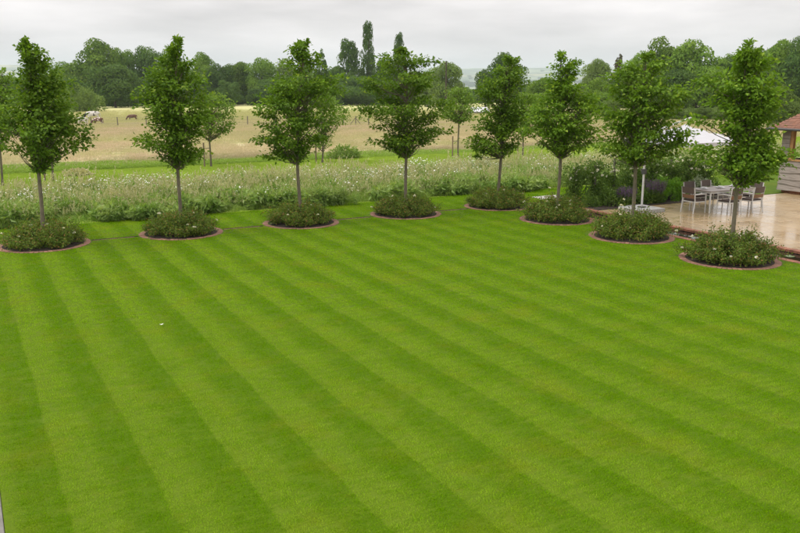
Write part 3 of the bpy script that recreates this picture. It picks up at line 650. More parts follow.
PROFS = [
 Z381(0, 35, 3.81, [(18, 92, 110), (50, 70, 132), (70, 70, 185), (100, 75, 195), (130, 80, 195), (160, 70, 205), (200, 80, 228), (240, 75, 250), (270, 40, 250), (300, 0, 270), (340, -10, 300), (380, -15, 322), (400, 18, 300), (430, 30, 288), (460, 90, 230), (490, 120, 220), (512, 135, 190)]),
 Z381(130, 35, 3.81, [(12, 176, 192), (50, 140, 205), (80, 130, 210), (110, 120, 230), (140, 100, 240), (170, 85, 258), (200, 70, 268), (230, 45, 268), (260, 50, 288), (290, 75, 288), (320, 85, 288), (350, 90, 260), (380, 80, 268), (402, 62, 255), (430, 85, 265), (460, 115, 268), (482, 135, 255), (498, 165, 210)]),
 Z381(250, 35, 3.81, [(14, 205, 222), (50, 152, 238), (80, 160, 250), (110, 135, 252), (140, 135, 250), (170, 100, 316), (200, 90, 316), (230, 70, 300), (260, 60, 300), (290, 40, 308), (320, 55, 300), (350, 65, 280), (380, 60, 280), (400, 40, 275), (420, 90, 250), (450, 90, 220), (478, 120, 212)]),
 Z381(355, 30, 3.81, [(76, 182, 202), (100, 112, 215), (128, 100, 286), (160, 80, 280), (190, 52, 300), (210, 50, 290), (240, 60, 250), (262, 110, 328), (300, 40, 338), (320, 45, 310), (340, 110, 310), (370, 100, 300), (392, 110, 333), (420, 75, 300), (440, 100, 250), (462, 150, 220), (478, 180, 210)]),
 Z381(460, 45, 4.26, [(55, 185, 232), (90, 175, 265), (120, 165, 270), (140, 122, 275), (180, 85, 275), (205, 90, 280), (230, 85, 285), (260, 110, 285), (290, 110, 280), (320, 90, 270), (345, 70, 260), (372, 120, 250), (402, 58, 250), (430, 55, 240), (452, 90, 222), (468, 165, 210)]),
 Z381(515, 45, 4.26, [(34, 180, 204), (70, 170, 250), (90, 175, 282), (120, 170, 262), (150, 160, 275), (180, 155, 300), (210, 140, 310), (240, 120, 352), (270, 70, 352), (300, 60, 330), (340, 60, 348), (370, 55, 345), (390, 70, 340), (410, 115, 320), (435, 120, 308), (455, 180, 240), (472, 188, 216)]),
 Z381(590, 45, 3.81, [(38, 190, 245), (70, 150, 275), (100, 145, 280), (120, 92, 275), (150, 85, 280), (182, 90, 362), (210, 110, 342), (240, 70, 320), (270, 50, 310), (300, 70, 300), (330, 90, 348), (360, 60, 352), (390, 50, 348), (412, 70, 320), (432, 100, 260), (452, 140, 212)]),
 Z381(690, 35, 3.55, [(32, 197, 214), (60, 175, 245), (90, 150, 265), (120, 140, 294), (150, 90, 298), (180, 52, 290), (200, 90, 300), (230, 92, 322), (260, 100, 315), (290, 112, 290), (320, 110, 290), (350, 128, 300), (380, 130, 308), (402, 125, 300), (430, 95, 325), (460, 95, 310), (490, 110, 300), (522, 130, 240)])]
EXTRA = {0: [(83, 139), (79, 147), (66, 82), (-4, 122)], 1: [(146, 142), (150, 139), (143, 96)], 2: [(262, 140), (266, 139), (272, 157), (338, 92), (334, 78)], 3: [(364, 110), (369, 108), (376, 142), (443, 132), (446, 107), (432, 62), (368, 80)],
         4: [(474, 140), (477, 148), (480, 128), (484, 152), (478, 156)], 5: [(526, 133), (545, 145), (598, 108), (595, 138)], 6: [(686, 92), (680, 95), (674, 98), (683, 133), (678, 136), (682, 142), (604, 146), (603, 115), (614, 76)],
         7: [(697, 121), (702, 119), (697, 149), (704, 151), (712, 149), (707, 160), (787, 154), (782, 156), (706, 82), (712, 84)]}
TL = ['leftmost young leafy tree on the lawn edge, crown wide at the bottom', 'second young leafy tree from the left, tall pointed crown', 'third young tree from the left, ragged crown with stray top shoots', 'fourth young tree from the left, broad blunt crown standing alone',
      'young tree at the far corner of the lawn, crown leaning left at its foot', 'young tree beside the channel next to the corner, low wide crown', 'young tree in front of the parasol pole, middle of right hand row', 'nearest young tree on the right, in front of the patio table']
for i in range(8):
    near_tree('lawn_tree', TL[i], BEDS[i], PROFS[i], 100 + i, group='young trees round the lawn', n_cl=(118, 122, 112, 104, 108, 120, 120, 132)[i], per=60, lsize=.104, extra=EXTRA.get(i, ()))
YOUNG = [(3, 186, [(70, -4, 8), (85, -12, 14), (100, -18, 16), (118, -22, 18), (135, -18, 14), (150, -8, 9)], 'thin young tree cut by the left picture edge'),
  (53, 181, [(70, 48, 58), (85, 40, 66), (100, 36, 70), (118, 36, 70), (138, 42, 66), (150, 48, 58)], 'thin staked tree mostly hidden behind the leftmost lawn tree'),
  (211, 167, [(93, 203, 222), (102, 196, 230), (112, 194, 234), (122, 190, 232), (132, 196, 228), (139, 203, 216)], 'thin staked tree right of the second lawn tree'),
  (322, 163, [(92, 318, 335), (102, 308, 345), (114, 300, 349), (124, 300, 340), (134, 305, 332), (150, 318, 334)], 'thin staked tree right of the third lawn tree'),
  (458, 158, [(88, 452, 465), (97, 446, 474), (107, 438, 478), (115, 440, 476), (121, 450, 468)], 'thin open staked tree standing alone right of the fourth lawn tree'),
  (523, 156, [(94, 518, 534), (103, 512, 544), (114, 508, 546), (124, 508, 542), (133, 515, 530)], 'thin staked tree between the two far corner lawn trees')]
for i, (px, py, prof, lab) in enumerate(YOUNG):
    near_tree('staked_tree', lab, (*ground(px, py), 0), prof, 200 + i, leafmat='leaf2', n_cl=95, per=26, lsize=.125, trunk_r=.05, group='thin staked trees in the grass strip', stake=True, open_=.8)

# ---------------- background trees, each with its own crown and trunk
def crown_mesh(kind, seed):
    """unit crown: 1 high, about 1 wide, base at z=0"""
    rg = np.random.default_rng(seed); mb = MB()
    if kind == 'round': nl, per, ls = 250, 46, .036
    elif kind == 'column': nl, per, ls = 200, 40, .034
    else: nl, per, ls = 200, 44, .034
    lobes = []
    if kind == 'round':
        for j in range(34):
            v = unit(rg.normal(size=3)); q = rg.uniform(.55, 1.0); a = np.arctan2(v[1], v[0]); lump = 1 + .12 * sin(3 * a + seed) + .08 * sin(5 * a + 2 * seed + 4 * v[2])
            lobes.append((np.array([.37 * v[0] * q * lump, .37 * v[1] * q * lump, .5 + .40 * v[2] * q * lump]), rg.uniform(.10, .19)))
    elif kind == 'column':
        for j in range(120):
            z = rg.uniform(.03, .95); w = .36 * min(1, (z + .05) / .2) * (1 - .72 * max(0, z - .35) / .65); a = rg.uniform(0, 6.28); q = rg.uniform(.3, 1) ** .5; lobes.append((np.array([w * q * cos(a), w * q * sin(a), z]), rg.uniform(.05, .10)))
    else:
        for j in range(120):
            z = rg.uniform(.02, .97); w = .42 * (1 - z) ** .8 + .01; a = rg.uniform(0, 6.28); q = rg.uniform(.4, 1) ** .5; lobes.append((np.array([w * q * cos(a), w * q * sin(a), z]), .03 + .08 * (1 - z)))
    tot = nl * per; wts = np.array([l[1] ** 2 for l in lobes]); cnt = (wts / wts.sum() * tot).astype(int)
    for (c, cr), m_ in zip(lobes, cnt):
        v = blobs(rg, m_); v[:, 2] = np.where((v[:, 2] < -.3) & (rg.uniform(size=m_) < .6), -v[:, 2], v[:, 2]); rr_ = cr * rg.uniform(.72, 1.1, m_)[:, None]
        tang = unit(np.cross(v, rg.normal(size=(m_, 3)))); leaves(mb, c + v * rr_ * [1.1, 1.1, .85], tang + v * .25 + [0, 0, -.2], ls, ls * .8, rg, nrm=v * 1.2)
    return mb
CR = {}
for kd in ('round', 'column', 'conifer'):
    CR[kd] = [crown_mesh(kd, 300 + i).mesh('crown', M['oakleaf']) for i in range(5 if kd == 'round' else 2)]
CRM = {}
def crown_data(kd, i, mat):
    k = (kd, i, mat)
    if k not in CRM:
        me = CR[kd][i].copy(); me.materials.clear(); me.materials.append(M[mat]); CRM[k] = me
    return CRM[k]
tr_mb = MB(); tr_mb.tube([(0, 0, -.05), (.01, 0, .35), (-.01, .02, .8)], [.035, .026, .008], 8); trunk_me = tr_mb.mesh('trunk', M['dark_bark'], True)
def far_tree(i, px, top, d, hw, kd, mat, label, low=-.06, group='trees along the far side of the field'):
    x, y, z = at_dist(px, d); h = z_at(top, px, d) - z; w = 2 * hw / F_PX * d
    e = tag(empty('background_tree', (x, y, z), i * 1.7), label, 'tree', group)
    t = link('trunk', trunk_me, e); t.scale = (h * .8, h * .8, h)
    c = link('crown', crown_data(kd, i % len(CR[kd]), mat), e, (0, 0, h * low)); c.scale = (w / .92, w / .92, h * (1 - low)); c.rotation_euler = (0, 0, i * 2.1)
    return e
FT = [
 (8, 72, 300, 16, 'round', 'oakleaf', 'hazy tree at the far left edge behind the thin left tree'), (34, 78, 300, 15, 'round', 'oakleaf', 'low far tree hidden behind the leftmost lawn tree'),
 (62, 61, 330, 15, 'round', 'oakleaf', 'hazy far tree left of the big oak'), (94, 38, 235, 26, 'round', 'oakleaf', 'tallest round oak above the grazing cows'),
 (124, 43, 245, 14, 'round', 'oakleaf', 'narrow tree rising just right of the big oak'), (114, 57, 205, 26, 'round', 'darkleaf', 'dark spreading yew like tree in front of the big oak'),
 (146, 44, 240, 17, 'round', 'darkleaf', 'dark tree half hidden left of the second lawn tree'), (170, 47, 245, 16, 'round', 'oakleaf', 'far tree hidden behind the second lawn tree'),
 (201, 52, 240, 18, 'round', 'oakleaf', 'round topped far tree just right of the second lawn tree'), (222, 60, 225, 15, 'round', 'darkleaf', 'lower dark tree in the wood behind the second staked tree'),
 (240, 55, 240, 17, 'round', 'oakleaf', 'broad far tree midway between second and third lawn trees'), (262, 56, 235, 15, 'round', 'oakleaf', 'far tree just left of the third lawn tree'),
 (286, 58, 240, 17, 'round', 'paleleaf', 'paler olive far tree behind the third lawn tree'), (306, 62, 230, 14, 'round', 'oakleaf', 'low far tree behind the third lawn tree top'),
 (322, 49, 225, 13, 'conifer', 'darkleaf', 'small pointed dark conifer right of the third lawn tree'), (336, 60, 235, 13, 'round', 'darkleaf', 'dark low tree between the pointed conifer and the tall conifer'),
 (349, 39, 230, 17, 'column', 'darkleaf', 'broad dark conifer left of the tallest poplar'), (368, 23, 235, 11, 'column', 'darkleaf', 'tallest slender poplar on the skyline'),
 (384, 58, 225, 16, 'round', 'darkleaf', 'dark round tree at the foot of the poplar'), (399, 34, 245, 10, 'column', 'darkleaf', 'slender conifer top behind the fourth lawn tree'),
 (412, 66, 235, 16, 'round', 'oakleaf', 'far tree hidden behind the fourth lawn tree'), (447, 60, 190, 18, 'round', 'paleleaf', 'loose pale green tree behind the telegraph pole'),
 (428, 84, 200, 13, 'round', 'paleleaf', 'low pale bush left of the telegraph pole'), (506, 52, 205, 22, 'round', 'darkleaf', 'dark tree rising behind the far corner lawn tree'),
 (486, 66, 200, 11, 'round', 'darkleaf', 'lower dark tree left of the corner tree top'), (545, 72, 150, 17, 'round', 'oakleaf', 'rounded mid green tree left of the low wide lawn tree'),
 (597, 57, 210, 15, 'round', 'paleleaf', 'pale feathery tree right of the low wide lawn tree'), (618, 54, 200, 13, 'conifer', 'rustleaf', 'rusty brown pointed conifer left of the parasol tree'),
 (601, 77, 130, 16, 'round', 'oakleaf', 'round bushy tree in front of the rusty conifer'), (578, 82, 170, 12, 'round', 'paleleaf', 'low tree hidden behind the low wide lawn tree'), (613, 94, 105, 9, 'round', 'paleleaf', 'small pale shrub in front of the round bushy tree'),
 (638, 52, 190, 16, 'round', 'oakleaf', 'tree behind the parasol tree top'), (664, 36, 185, 23, 'round', 'oakleaf', 'highest tree of the right hand wood, left end'), (696, 39, 165, 28, 'round', 'oakleaf', 'broad dark tree in the right hand wood above the parasol'),
 (728, 52, 170, 20, 'round', 'darkleaf', 'darker tree behind the nearest lawn tree top'), (748, 37, 185, 20, 'round', 'oakleaf', 'tall tree just right of the nearest lawn tree top'), (780, 37, 180, 22, 'round', 'oakleaf', 'tall tree near the right edge above the clay roof'),
 (803, 35, 175, 20, 'round', 'darkleaf', 'tall dark tree cut by the right edge'), (786, 84, 95, 14, 'round', 'paleleaf', 'yellowish bush behind the clay tiled roof'), (760, 62, 160, 18, 'round', 'darkleaf', 'lower dark tree between the two tall right hand trees'),
 (676, 62, 150, 20, 'round', 'darkleaf', 'lower dark tree at the foot of the right hand wood'), (646, 74, 150, 16, 'round', 'oakleaf', 'lower tree right behind the parasol tree')]
for i, a in enumerate(FT): far_tree(i, *a)

def bush(name, label, x, y, z, rx, ry, h, mat, seed, n=2600, ls=.1, cat='bush', group=None, stemm='dark_bark', flowers=None, low=0.0):
    rg = np.random.default_rng(seed); e = tag(empty(name, (x, y, z)), label, cat, group)
    k = 60; v = blobs(rg, k); v[:, 2] = np.abs(v[:, 2]); rf = rg.uniform(.45, 1, k)[:, None] ** .5
    c = v * rf * [rx * .88, ry * .88, h * .86] + [0, 0, h * low]
    q = rg.integers(0, k, n); cr = .2 * min(rx, ry, 1.2 * h) + .04; off = blobs(rg, n) * (rg.uniform(.2, 1, n) ** .5)[:, None] * cr
    P = c[q] + off; P[:, 2] = np.maximum(P[:, 2], .02); mb = MB(); leaves(mb, P, unit(off) + v[q] * .5 + rg.normal(0, .5, (n, 3)), ls, ls * .6, rg, nrm=v[q] * .6 + unit(off) * .5 + [0, 0, .4]); mb.build('foliage', M[mat], e)
    mb = MB()
    for j in range(16): mb.tube([(rg.normal(0, rx * .08), rg.normal(0, ry * .08), -.02), c[j] * .55 + [0, 0, .02], c[j]], [.012, .008, .003], 4, 0, False)
    mb.build('stem', M[stemm], e)
    if flowers:
        nf, fr_, fm = flowers
        for j in range(nf):
            a = rg.integers(0, k); pp = c[a] + v[a] * cr * .9 + rg.normal(0, .04, 3); pp[2] = max(pp[2], .15)
            fb = MB(); rr_ = fr_ * rg.uniform(.7, 1.2); nn = 14; vv = blobs(rg, nn); vv[:, 2] = np.abs(vv[:, 2]); leaves(fb, vv * rr_ * .15, vv, rr_, rr_ * .95, rg, 0, .12)
            o = fb.build('flower', M[fm], e); o.location = pp
    return e
# hedge bush by the cows, and two rank clumps at the field edge
x, y, z = at_dist(79, 170); bush('hedge_bush', 'rounded pale hedge bush left of the grazing cows', x, y, z, 4.6, 4.6, 5.2, 'paleleaf', 401, 5200, .42)
x, y, z = at_dist(60, 190); bush('hedge_bush', 'lower hedge bush farther left, behind the leftmost lawn tree', x, y, z, 4.5, 4.5, 3.4, 'oakleaf', 402, 4200, .42)
x, y = ground(345, 158.5); bush('rank_clump', 'dark green weed clump at the near edge of the hay field', x, y, 0, 1.1, .8, .75, 'weed', 403, 900, .16, 'weeds')
x, y = ground(76, 176); bush('rank_clump', 'low dry weed clump at the field edge right of the leftmost tree', x, y, 0, .9, .45, .30, 'seed', 404, 500, .13, 'weeds')

# the wood's dark understorey and far woods, read as one mass
pr = [crown_mesh('round', 500 + i) for i in range(3)]
pts, scl_ = [], []
for px in np.arange(-60, 430, 3.2):
    d = rs.uniform(214, 275); x, y, z = at_dist(px + rs.uniform(-3, 3), d); pts.append((x, y, z - .5)); w = rs.uniform(7, 11); scl_.append((w, w, rs.uniform(4, 10)))
for px in np.arange(625, 880, 5):
    d = rs.uniform(185, 215); x, y, z = at_dist(px, d); pts.append((x, y, z - .5)); w = rs.uniform(7, 11); scl_.append((w, w, rs.uniform(7, 12)))
for px in np.arange(415, 560, 4.0):
    d = rs.uniform(250, 380); x, y, z = at_dist(px, d); pts.append((x, y, z - .5)); w = rs.uniform(7, 12); scl_.append((w, w, rs.uniform(4, 9)))
n = len(pts); scatter('woodland', pr, [M['darkleaf']], np.array(pts), np.c_[np.zeros((n, 2)), rs.uniform(0, 6.28, n)], np.array(scl_), rs.integers(0, 3, n), label='dark understorey of the woods beyond the field', cat='wood', kind='stuff')
pts, scl_ = [], []
for _ in range(5200):
    d = 450 * (17 ** rs.uniform(0, 1)); a = HEAD + rs.uniform(-.7, .7); x, y = d * sin(a), d * cos(a)
    if cluster_noise(x, y, .004) + rs.normal(0, .25) < .1 and rs.uniform() > .12: continue
    w = rs.uniform(12, 22) * (1 + d / 4000); pts.append((x, y, float(terrain(np.array(x), np.array(y))) - 1.5)); scl_.append((w * 1.3, w * 1.3, min(w, 22) * rs.uniform(.55, .9)))
n = len(pts); scatter('distant_woods', pr, [M['darkleaf']], np.array(pts), np.c_[np.zeros((n, 2)), rs.uniform(0, 6.28, n)], np.array(scl_), rs.integers(0, 3, n), label='hazy far woods and hedgerows on the low hills', cat='wood', kind='stuff')
# low hedge across the field on the right
pts, scl_ = [], []
for px in np.arange(655, 812, 1.3):
    d = 118 + rs.uniform(-2, 2); x, y, z = at_dist(px, d); pts.append((x, y, z - .3)); w = rs.uniform(1.8, 2.8); scl_.append((w, w, rs.uniform(1.6, 2.6)))
n = len(pts); scatter('hedgerow', [crown_mesh('round', 520)], [M['paleleaf']], np.array(pts), np.c_[np.zeros((n, 2)), rs.uniform(0, 6.28, n)], np.array(scl_), np.zeros(n, int), label='low pale hedgerow across the field on the right', cat='hedge', kind='stuff')

for px, py, lab in ((161.5, 326.5, 'white fallen petal lying on the lawn below the second bed'),):
    x, y = ground(px, py); mb = MB(); t = np.linspace(0, 2 * pi, 9)[:-1]; r_ = .024
    V = [(0, 0, .0)] + [(1.5 * r_ * cos(q), r_ * sin(q), .012 + .008 * cos(2 * q)) for q in t]; mb.add(V, [(0, 1 + i, 1 + (i + 1) % 8) for i in range(8)]); o = mb.build('fallen_petal', M['petal']); o.location = (x, y, .034); tag(o, lab, 'petal')
# ================================================================== ROSE BUSHES IN THE BEDS
RL = ['rose bush in the leftmost bed, a few white blooms', 'rose bush in the second bed from the left', 'rose bush in the third bed from the left', 'rose bush in the fourth bed from the left', 'rose bush in the corner bed', 'rose bush in the first channel bed, next to the corner', 'rose bush in the middle channel bed before the parasol', 'rose bush in the nearest channel bed with white blooms']
def rose(i, bx_, by_):
    rg = np.random.default_rng(600 + i); e = tag(empty('rose_bush', (bx_, by_, .03)), RL[i], 'rose bush', 'rose bushes in the round beds')
    mb = MB(); st = MB(); tips = []
    R0, H = (1.04, .60) if i < 5 else (1.12, .69)
    for j in range(250):
        a = rg.uniform(0, 6.28); r0 = rg.uniform(.05, .84); r1 = min(R0, r0 + rg.uniform(.05, .5)); r1 = min(r1, R0)
        h = H * (1 - .62 * (r1 / R0) ** 3) * rg.uniform(.5, 1.08)
        if rg.uniform() < .07: h *= rg.uniform(1.2, 1.5)
        p0 = np.array([r0 * cos(a), r0 * sin(a), -.02]); p2 = np.array([r1 * cos(a + rg.normal(0, .2)), r1 * sin(a + rg.normal(0, .2)), h]); p1 = p0 * .5 + p2 * .5 + [0, 0, .08]
        st.tube([p0, p1, p2], [.006, .005, .002], 4, 0, False); tips.append(p2)
        nn = 62; f = rg.uniform(.1, 1, nn)[:, None]; P = (1 - f) ** 2 * p0 + 2 * f * (1 - f) * p1 + f ** 2 * p2 + rg.normal(0, .055, (nn, 3)); P[:, 2] = np.maximum(P[:, 2], .03)
        leaves(mb, P, rg.normal(0, .7, (nn, 3)) + [.3 * cos(a), .3 * sin(a), .15], .058, .036, rg, nrm=np.array([.5 * cos(a), .5 * sin(a), .7]))
    mb.build('foliage', M['rose'], e); st.build('stem', M['dark_bark'], e)
    for j in range([7, 9, 8, 9, 7, 16, 22, 18][i]):
        p = tips[rg.integers(0, len(tips))]; fb = MB(); r_ = rg.uniform(.03, .05); vv = blobs(rg, 16); vv[:, 2] = np.abs(vv[:, 2]) + .1; leaves(fb, vv * r_ * .2, vv, r_, r_, rg, 0, .1)
        o = fb.build('flower', M['petal'], e); o.location = p + [0, 0, .02]
for i, (bx_, by_) in enumerate(BEDS): rose(i, bx_, by_)

# ================================================================== PLANTING BEHIND THE PATIO
def climber(i, x, y, w, h, label):
    rg = np.random.default_rng(700 + i); e = tag(empty('climbing_rose', (x, y, .01)), label, 'climber', 'trained climbers along the border')
    MB().box((-.035, -.035, -.05), (.035, .035, h + .02)).build('post', M['grey_wood'], e)
    mb = MB(); st = MB()
    for j in range(26):
        zz = rg.uniform(.15, h); xx = rg.uniform(-w, w) * (1 if rg.uniform() < .7 else .6); p0 = np.array([rg.normal(0, .05), .03, 0.]); p2 = np.array([xx, rg.normal(0, .12), zz]); p1 = np.array([xx * .3, .03, zz * .8])
        st.tube([p0, p1, p2], [.012, .008, .003], 4, 0, False)
        nn = 85; P = p2 + rg.normal(0, 1, (nn, 3)) * [.14, .11, .12]; P[:, 2] = np.clip(P[:, 2], .05, h + .25); leaves(mb, P, rg.normal(0, .7, (nn, 3)) + [0, -.2, -.2], .085, .055, rg)
    mb.build('foliage', M['climber'], e); st.build('stem', M['dark_bark'], e)
    for j in range(9):
        fb = MB(); r_ = rg.uniform(.03, .05); vv = blobs(rg, 14); leaves(fb, vv * r_ * .2, vv, r_, r_, rg, 0, .1); o = fb.build('flower', M['petal'], e); o.location = (rg.uniform(-w, w), -.15 - rg.uniform(0, .08), rg.uniform(.6, 1.1) * h)
CLX = [(19.15, 1.3), (20.05, 1.4), (20.95, 1.5), (21.9, 1.45), (22.85, 1.4), (23.8, 1.4), (24.75, 1.35), (25.7, 1.3)]
CLL = ['leftmost trained climber at the end of the border', 'second trained climber from the left end of the border', 'third trained climber, just left of the parasol pole tree', 'trained climber right behind the parasol pole', 'trained climber behind the purple flowers', 'trained climber behind the clipped green bush',
       'trained climber behind the back of the table', 'rightmost trained climber behind the table']
for i, ((x, h), lab) in enumerate(zip(CLX, CLL)): climber(i, x, 22.45, .42, h, lab)
bush('clipped_bush', 'bright green clipped bush behind the left chair', 22.9, 21.75, .01, .95, .6, .98, 'hedge', 811, 5200, .06)
bush('border_shrub', 'grey leaved shrub behind the far chairs', 24.6, 21.7, .01, .6, .5, .85, 'grey_leaf', 812, 1700, .09)
bush('border_shrub', 'dark leafy shrub left of the parasol base', 20.15, 21.65, .01, .55, .5, .6, 'climber', 813, 1700, .08)
bush('border_shrub', 'leafy green shrub right behind the parasol base', 21.55, 21.55, .01, .5, .42, .55, 'climber', 814, 1500, .08)
bush('border_shrub', 'low shrub at the left end of the border by the brick coping', 19.35, 21.9, .01, .42, .42, .4, 'climber', 815, 900, .07)
def spikes(name, label, x, y, rad, h, n, seed):
    rg = np.random.default_rng(seed); e = tag(empty(name, (x, y, .01)), label, 'flowers', 'purple flowers in the border'); lf = MB(); fl = MB()
    for j in range(n):
        a = rg.uniform(0, 6.28); r_ = rad * rg.uniform(0, 1) ** .5; b = np.array([r_ * cos(a) * .6, r_ * sin(a) * .6, 0]); t = np.array([r_ * cos(a), r_ * sin(a), h * rg.uniform(.75, 1.1)])
        lf.tube([b, t], [.004, .002], 3, 0, False); f = rg.uniform(.55, 1.0, 22)[:, None]; leaves(fl, b + (t - b) * f + rg.normal(0, .012, (22, 3)), rg.normal(0, .6, (22, 3)) + [0, 0, .4], .03, .02, rg)
        f = rg.uniform(.05, .6, 9)[:, None]; leaves(lf, b + (t - b) * f, rg.normal(0, .7, (9, 3)), .09, .025, rg)
    lf.build('foliage', M['climber'], e); fl.build('flower_spikes', M['purple'], e)['kind'] = 'stuff'
spikes('purple_flowers', 'dark purple flower spikes beside the clipped green bush', 21.95, 21.35, .42, .8, 150, 821)
spikes('purple_flowers', 'dusky purple flower spikes near the left end of the border', 20.55, 21.35, .36, .62, 110, 822)
spikes('purple_flowers', 'small purple flowers at the patio edge right of the table', 25.9, 21.15, .2, .28, 40, 823)

# ================================================================== PATIO FURNITURE
def make_table(x, y):
    e = tag(empty('dining_table', (x, y, .004)), 'long outdoor dining table with brown top and white legs', 'table')
    W, D = 1.08, .46
    for k in range(6):
        y0 = -D + k * (2 * D / 6); MB().cbox((-W, y0 + .003, .715), (W, y0 + 2 * D / 6 - .003, .74), .004).build('plank', M['table_wood'], e)
    mb = MB(); mb.box((-W + .03, -D + .03, .66), (W - .03, -D + .07, .712)); mb.box((-W + .03, D - .07, .66), (W - .03, D - .03, .712)); mb.box((-W + .03, -D + .07, .66), (-W + .07, D - .07, .712)); mb.box((W - .07, -D + .07, .66), (W - .03, D - .07, .712)); mb.build('frame', M['white_metal'], e)
    for sx_ in (-1, 1):
        for sy_ in (-1, 1):
            cx, cy = sx_ * (W - .06), sy_ * (D - .06); mb = MB(); mb.tube([(cx + sx_ * .02, cy + sy_ * .02, 0), (cx, cy, .66)], [.022, .03], 8); mb.build('leg', M['white_metal'], e)
make_table(22.72, 19.08)
def make_chair():
    e = empty('garden_chair')      # faces +y
    MB().cbox((-.24, -.22, .40), (.24, .24, .45), .012).build('seat_cushion', M['cushion'], e)
    mb = MB(); mb.box((-.25, -.24, .365), (.25, -.21, .398)); mb.box((-.25, .22, .365), (.25, .25, .398)); mb.box((-.25, -.21, .365), (-.22, .22, .398)); mb.box((.22, -.21, .365), (.25, .22, .398)); mb.build('seat_frame', M['white_metal'], e)
    for s in (-1, 1):
        MB().tube([(s * .265, .25, 0), (s * .265, .235, .62)], .018, 8).build('leg', M['white_metal'], e)
        MB().tube([(s * .265, -.30, 0), (s * .265, -.25, .42), (s * .265, -.31, .86)], .018, 8).build('leg', M['white_metal'], e)
        MB().tube([(s * .265, .26, .632), (s * .265, 0, .645), (s * .265, -.27, .635)], [.02, .024, .02], 8).build('armrest', M['white_metal'], e)
    mb = MB()      # woven upper band, slightly curved
    n = 9
    for z0, z1, y0, y1, nm, mt in ((.66, .87, -.285, -.315, 'backrest', 'weave'), (.50, .625, -.262, -.282, 'back_panel', 'slat_wood')):
        xx = np.linspace(-.25, .25, n); cv = -.035 * (1 - (xx / .25) ** 2); V = []
        for th_ in (0, -.018):
            for z_, yy in ((z0, y0), (z1, y1)): V += [(a, yy + c + th_, z_) for a, c in zip(xx, cv)]
        Q = []
        for j in range(n - 1):
            Q += [(j, j + 1, n + j + 1, n + j), (2 * n + j + 1, 2 * n + j, 3 * n + j, 3 * n + j + 1), (n + j, n + j + 1, 3 * n + j + 1, 3 * n + j), (j + 1, j, 2 * n + j, 2 * n + j + 1)]
        Q += [(0, n, 3 * n, 2 * n), (n - 1, 3 * n - 1, 4 * n - 1, 2 * n - 1)]
        MB().quads(V, Q).build(nm, M[mt], e)
    return e
chair = make_chair()
CH = [(22.25, 18.38, 0, 'brown garden chair on the near side of table, behind the tree trunk'), (23.25, 18.34, .06, 'brown garden chair at the near right of the table'), (21.42, 19.10, -pi / 2, 'brown garden chair at the left end of the table'),
      (22.3, 19.85, pi, 'brown garden chair at far left side of the table'), (23.2, 19.9, pi + .08, 'brown garden chair at the middle of the far side of table'), (24.1, 19.05, pi / 2, 'brown garden chair at the right end of the table')]
for i, (x, y, a, lab) in enumerate(CH):
    o = chair if i == 0 else copy_tree(chair); o.location = (x, y, .006); o.rotation_euler = (0, 0, a); tag(o, lab, 'chair', 'chairs round the patio table')
for x, y, r_, lab in ((22.02, 19.25, .15, 'white plate on the left end of the table'), (22.75, 19.2, .16, 'white plate in the middle of the table, beside the trunk'), (23.45, 19.25, .15, 'white plate on the right part of the table')):
    mb = MB(); mb.lathe([(.001, .012), (r_ * .6, .012), (r_, .03), (r_ * .98, .034), (r_ * .6, .018), (.001, .018)], 20); o = mb.build('plate', M['china'], None, True); o.location = (x, y, .733); tag(o, lab, 'plate', 'plates on the table')
    b = MB(); b.lathe([(.001, .0), (.05, .0), (.085, .055), (.08, .056), (.046, .008), (.001, .008)], 18); o2 = b.build('bowl', M['china'], None, True); o2.location = (x, y, .752); tag(o2, lab.replace('white plate on', 'white bowl standing on the plate at').replace('white plate in', 'white bowl standing on the plate in'), 'bowl', 'bowls on the table')

# cantilever parasol
pe = tag(empty('cantilever_parasol', (20.12, 20.15, .004)), 'white square cantilever parasol on a grey slab base', 'parasol')
MB().cbox((-.54, -.54, 0), (.54, .54, .125), .012).build('base_slab', M['concrete'], pe)
MB().box((-.10, -.10, .126), (.10, .10, .16)).build('foot_plate', M['gutter'], pe)
MB().tube([(0, 0, .15), (0, 0, 2.62)], .036, 12).build('pole', M['white_metal'], pe, True)
MB().box((-.05, -.07, 1.25), (.05, .07, 1.42)).build('crank_box', M['gutter'], pe)
cx, cy, cz = 1.33, -.42, 2.90
MB().tube([(-.12, .04, 2.44), (cx * .5, cy * .5, 2.80), (cx + .22, cy - .07, 3.12)], [.035, .035, .028], 8).build('arm', M['white_metal'], pe, True)
MB().tube([(0, 0, 1.9), (cx * .45, cy * .45, 2.74)], .016, 6).build('strut', M['white_metal'], pe, True)
HW = 1.46; zl = 2.38 - .004
mb = MB(); g = 9; P = []
for a in range(g):
    for b in range(g):
        u_, v_ = -1 + 2 * a / (g - 1), -1 + 2 * b / (g - 1); m_ = max(abs(u_), abs(v_)); sag = -.05 * sin(pi * m_) * (1 - abs(abs(u_) - abs(v_)) * .2)
        P.append((cx + u_ * HW, cy + v_ * HW, cz - (cz - zl) * m_ + sag))
Q = [(a * g + b, a * g + g + b, a * g + g + b + 1, a * g + b + 1) for a in range(g - 1) for b in range(g - 1)]
mb.quads(P, Q)
for s in (-1, 1):
    for ax in (0, 1):
        p0 = [cx + (s * (HW + .002) if ax == 0 else -HW), cy + (s * (HW + .002) if ax else -HW)]; p1 = [cx + (s * (HW + .002) if ax == 0 else HW), cy + (s * (HW + .002) if ax else HW)]
        mb.quads([(p0[0], p0[1], zl - .12), (p1[0], p1[1], zl - .12), (p1[0], p1[1], zl), (p0[0], p0[1], zl)], [(0, 1, 2, 3)])
canopy = mb.build('canopy', M['canopy'], pe)
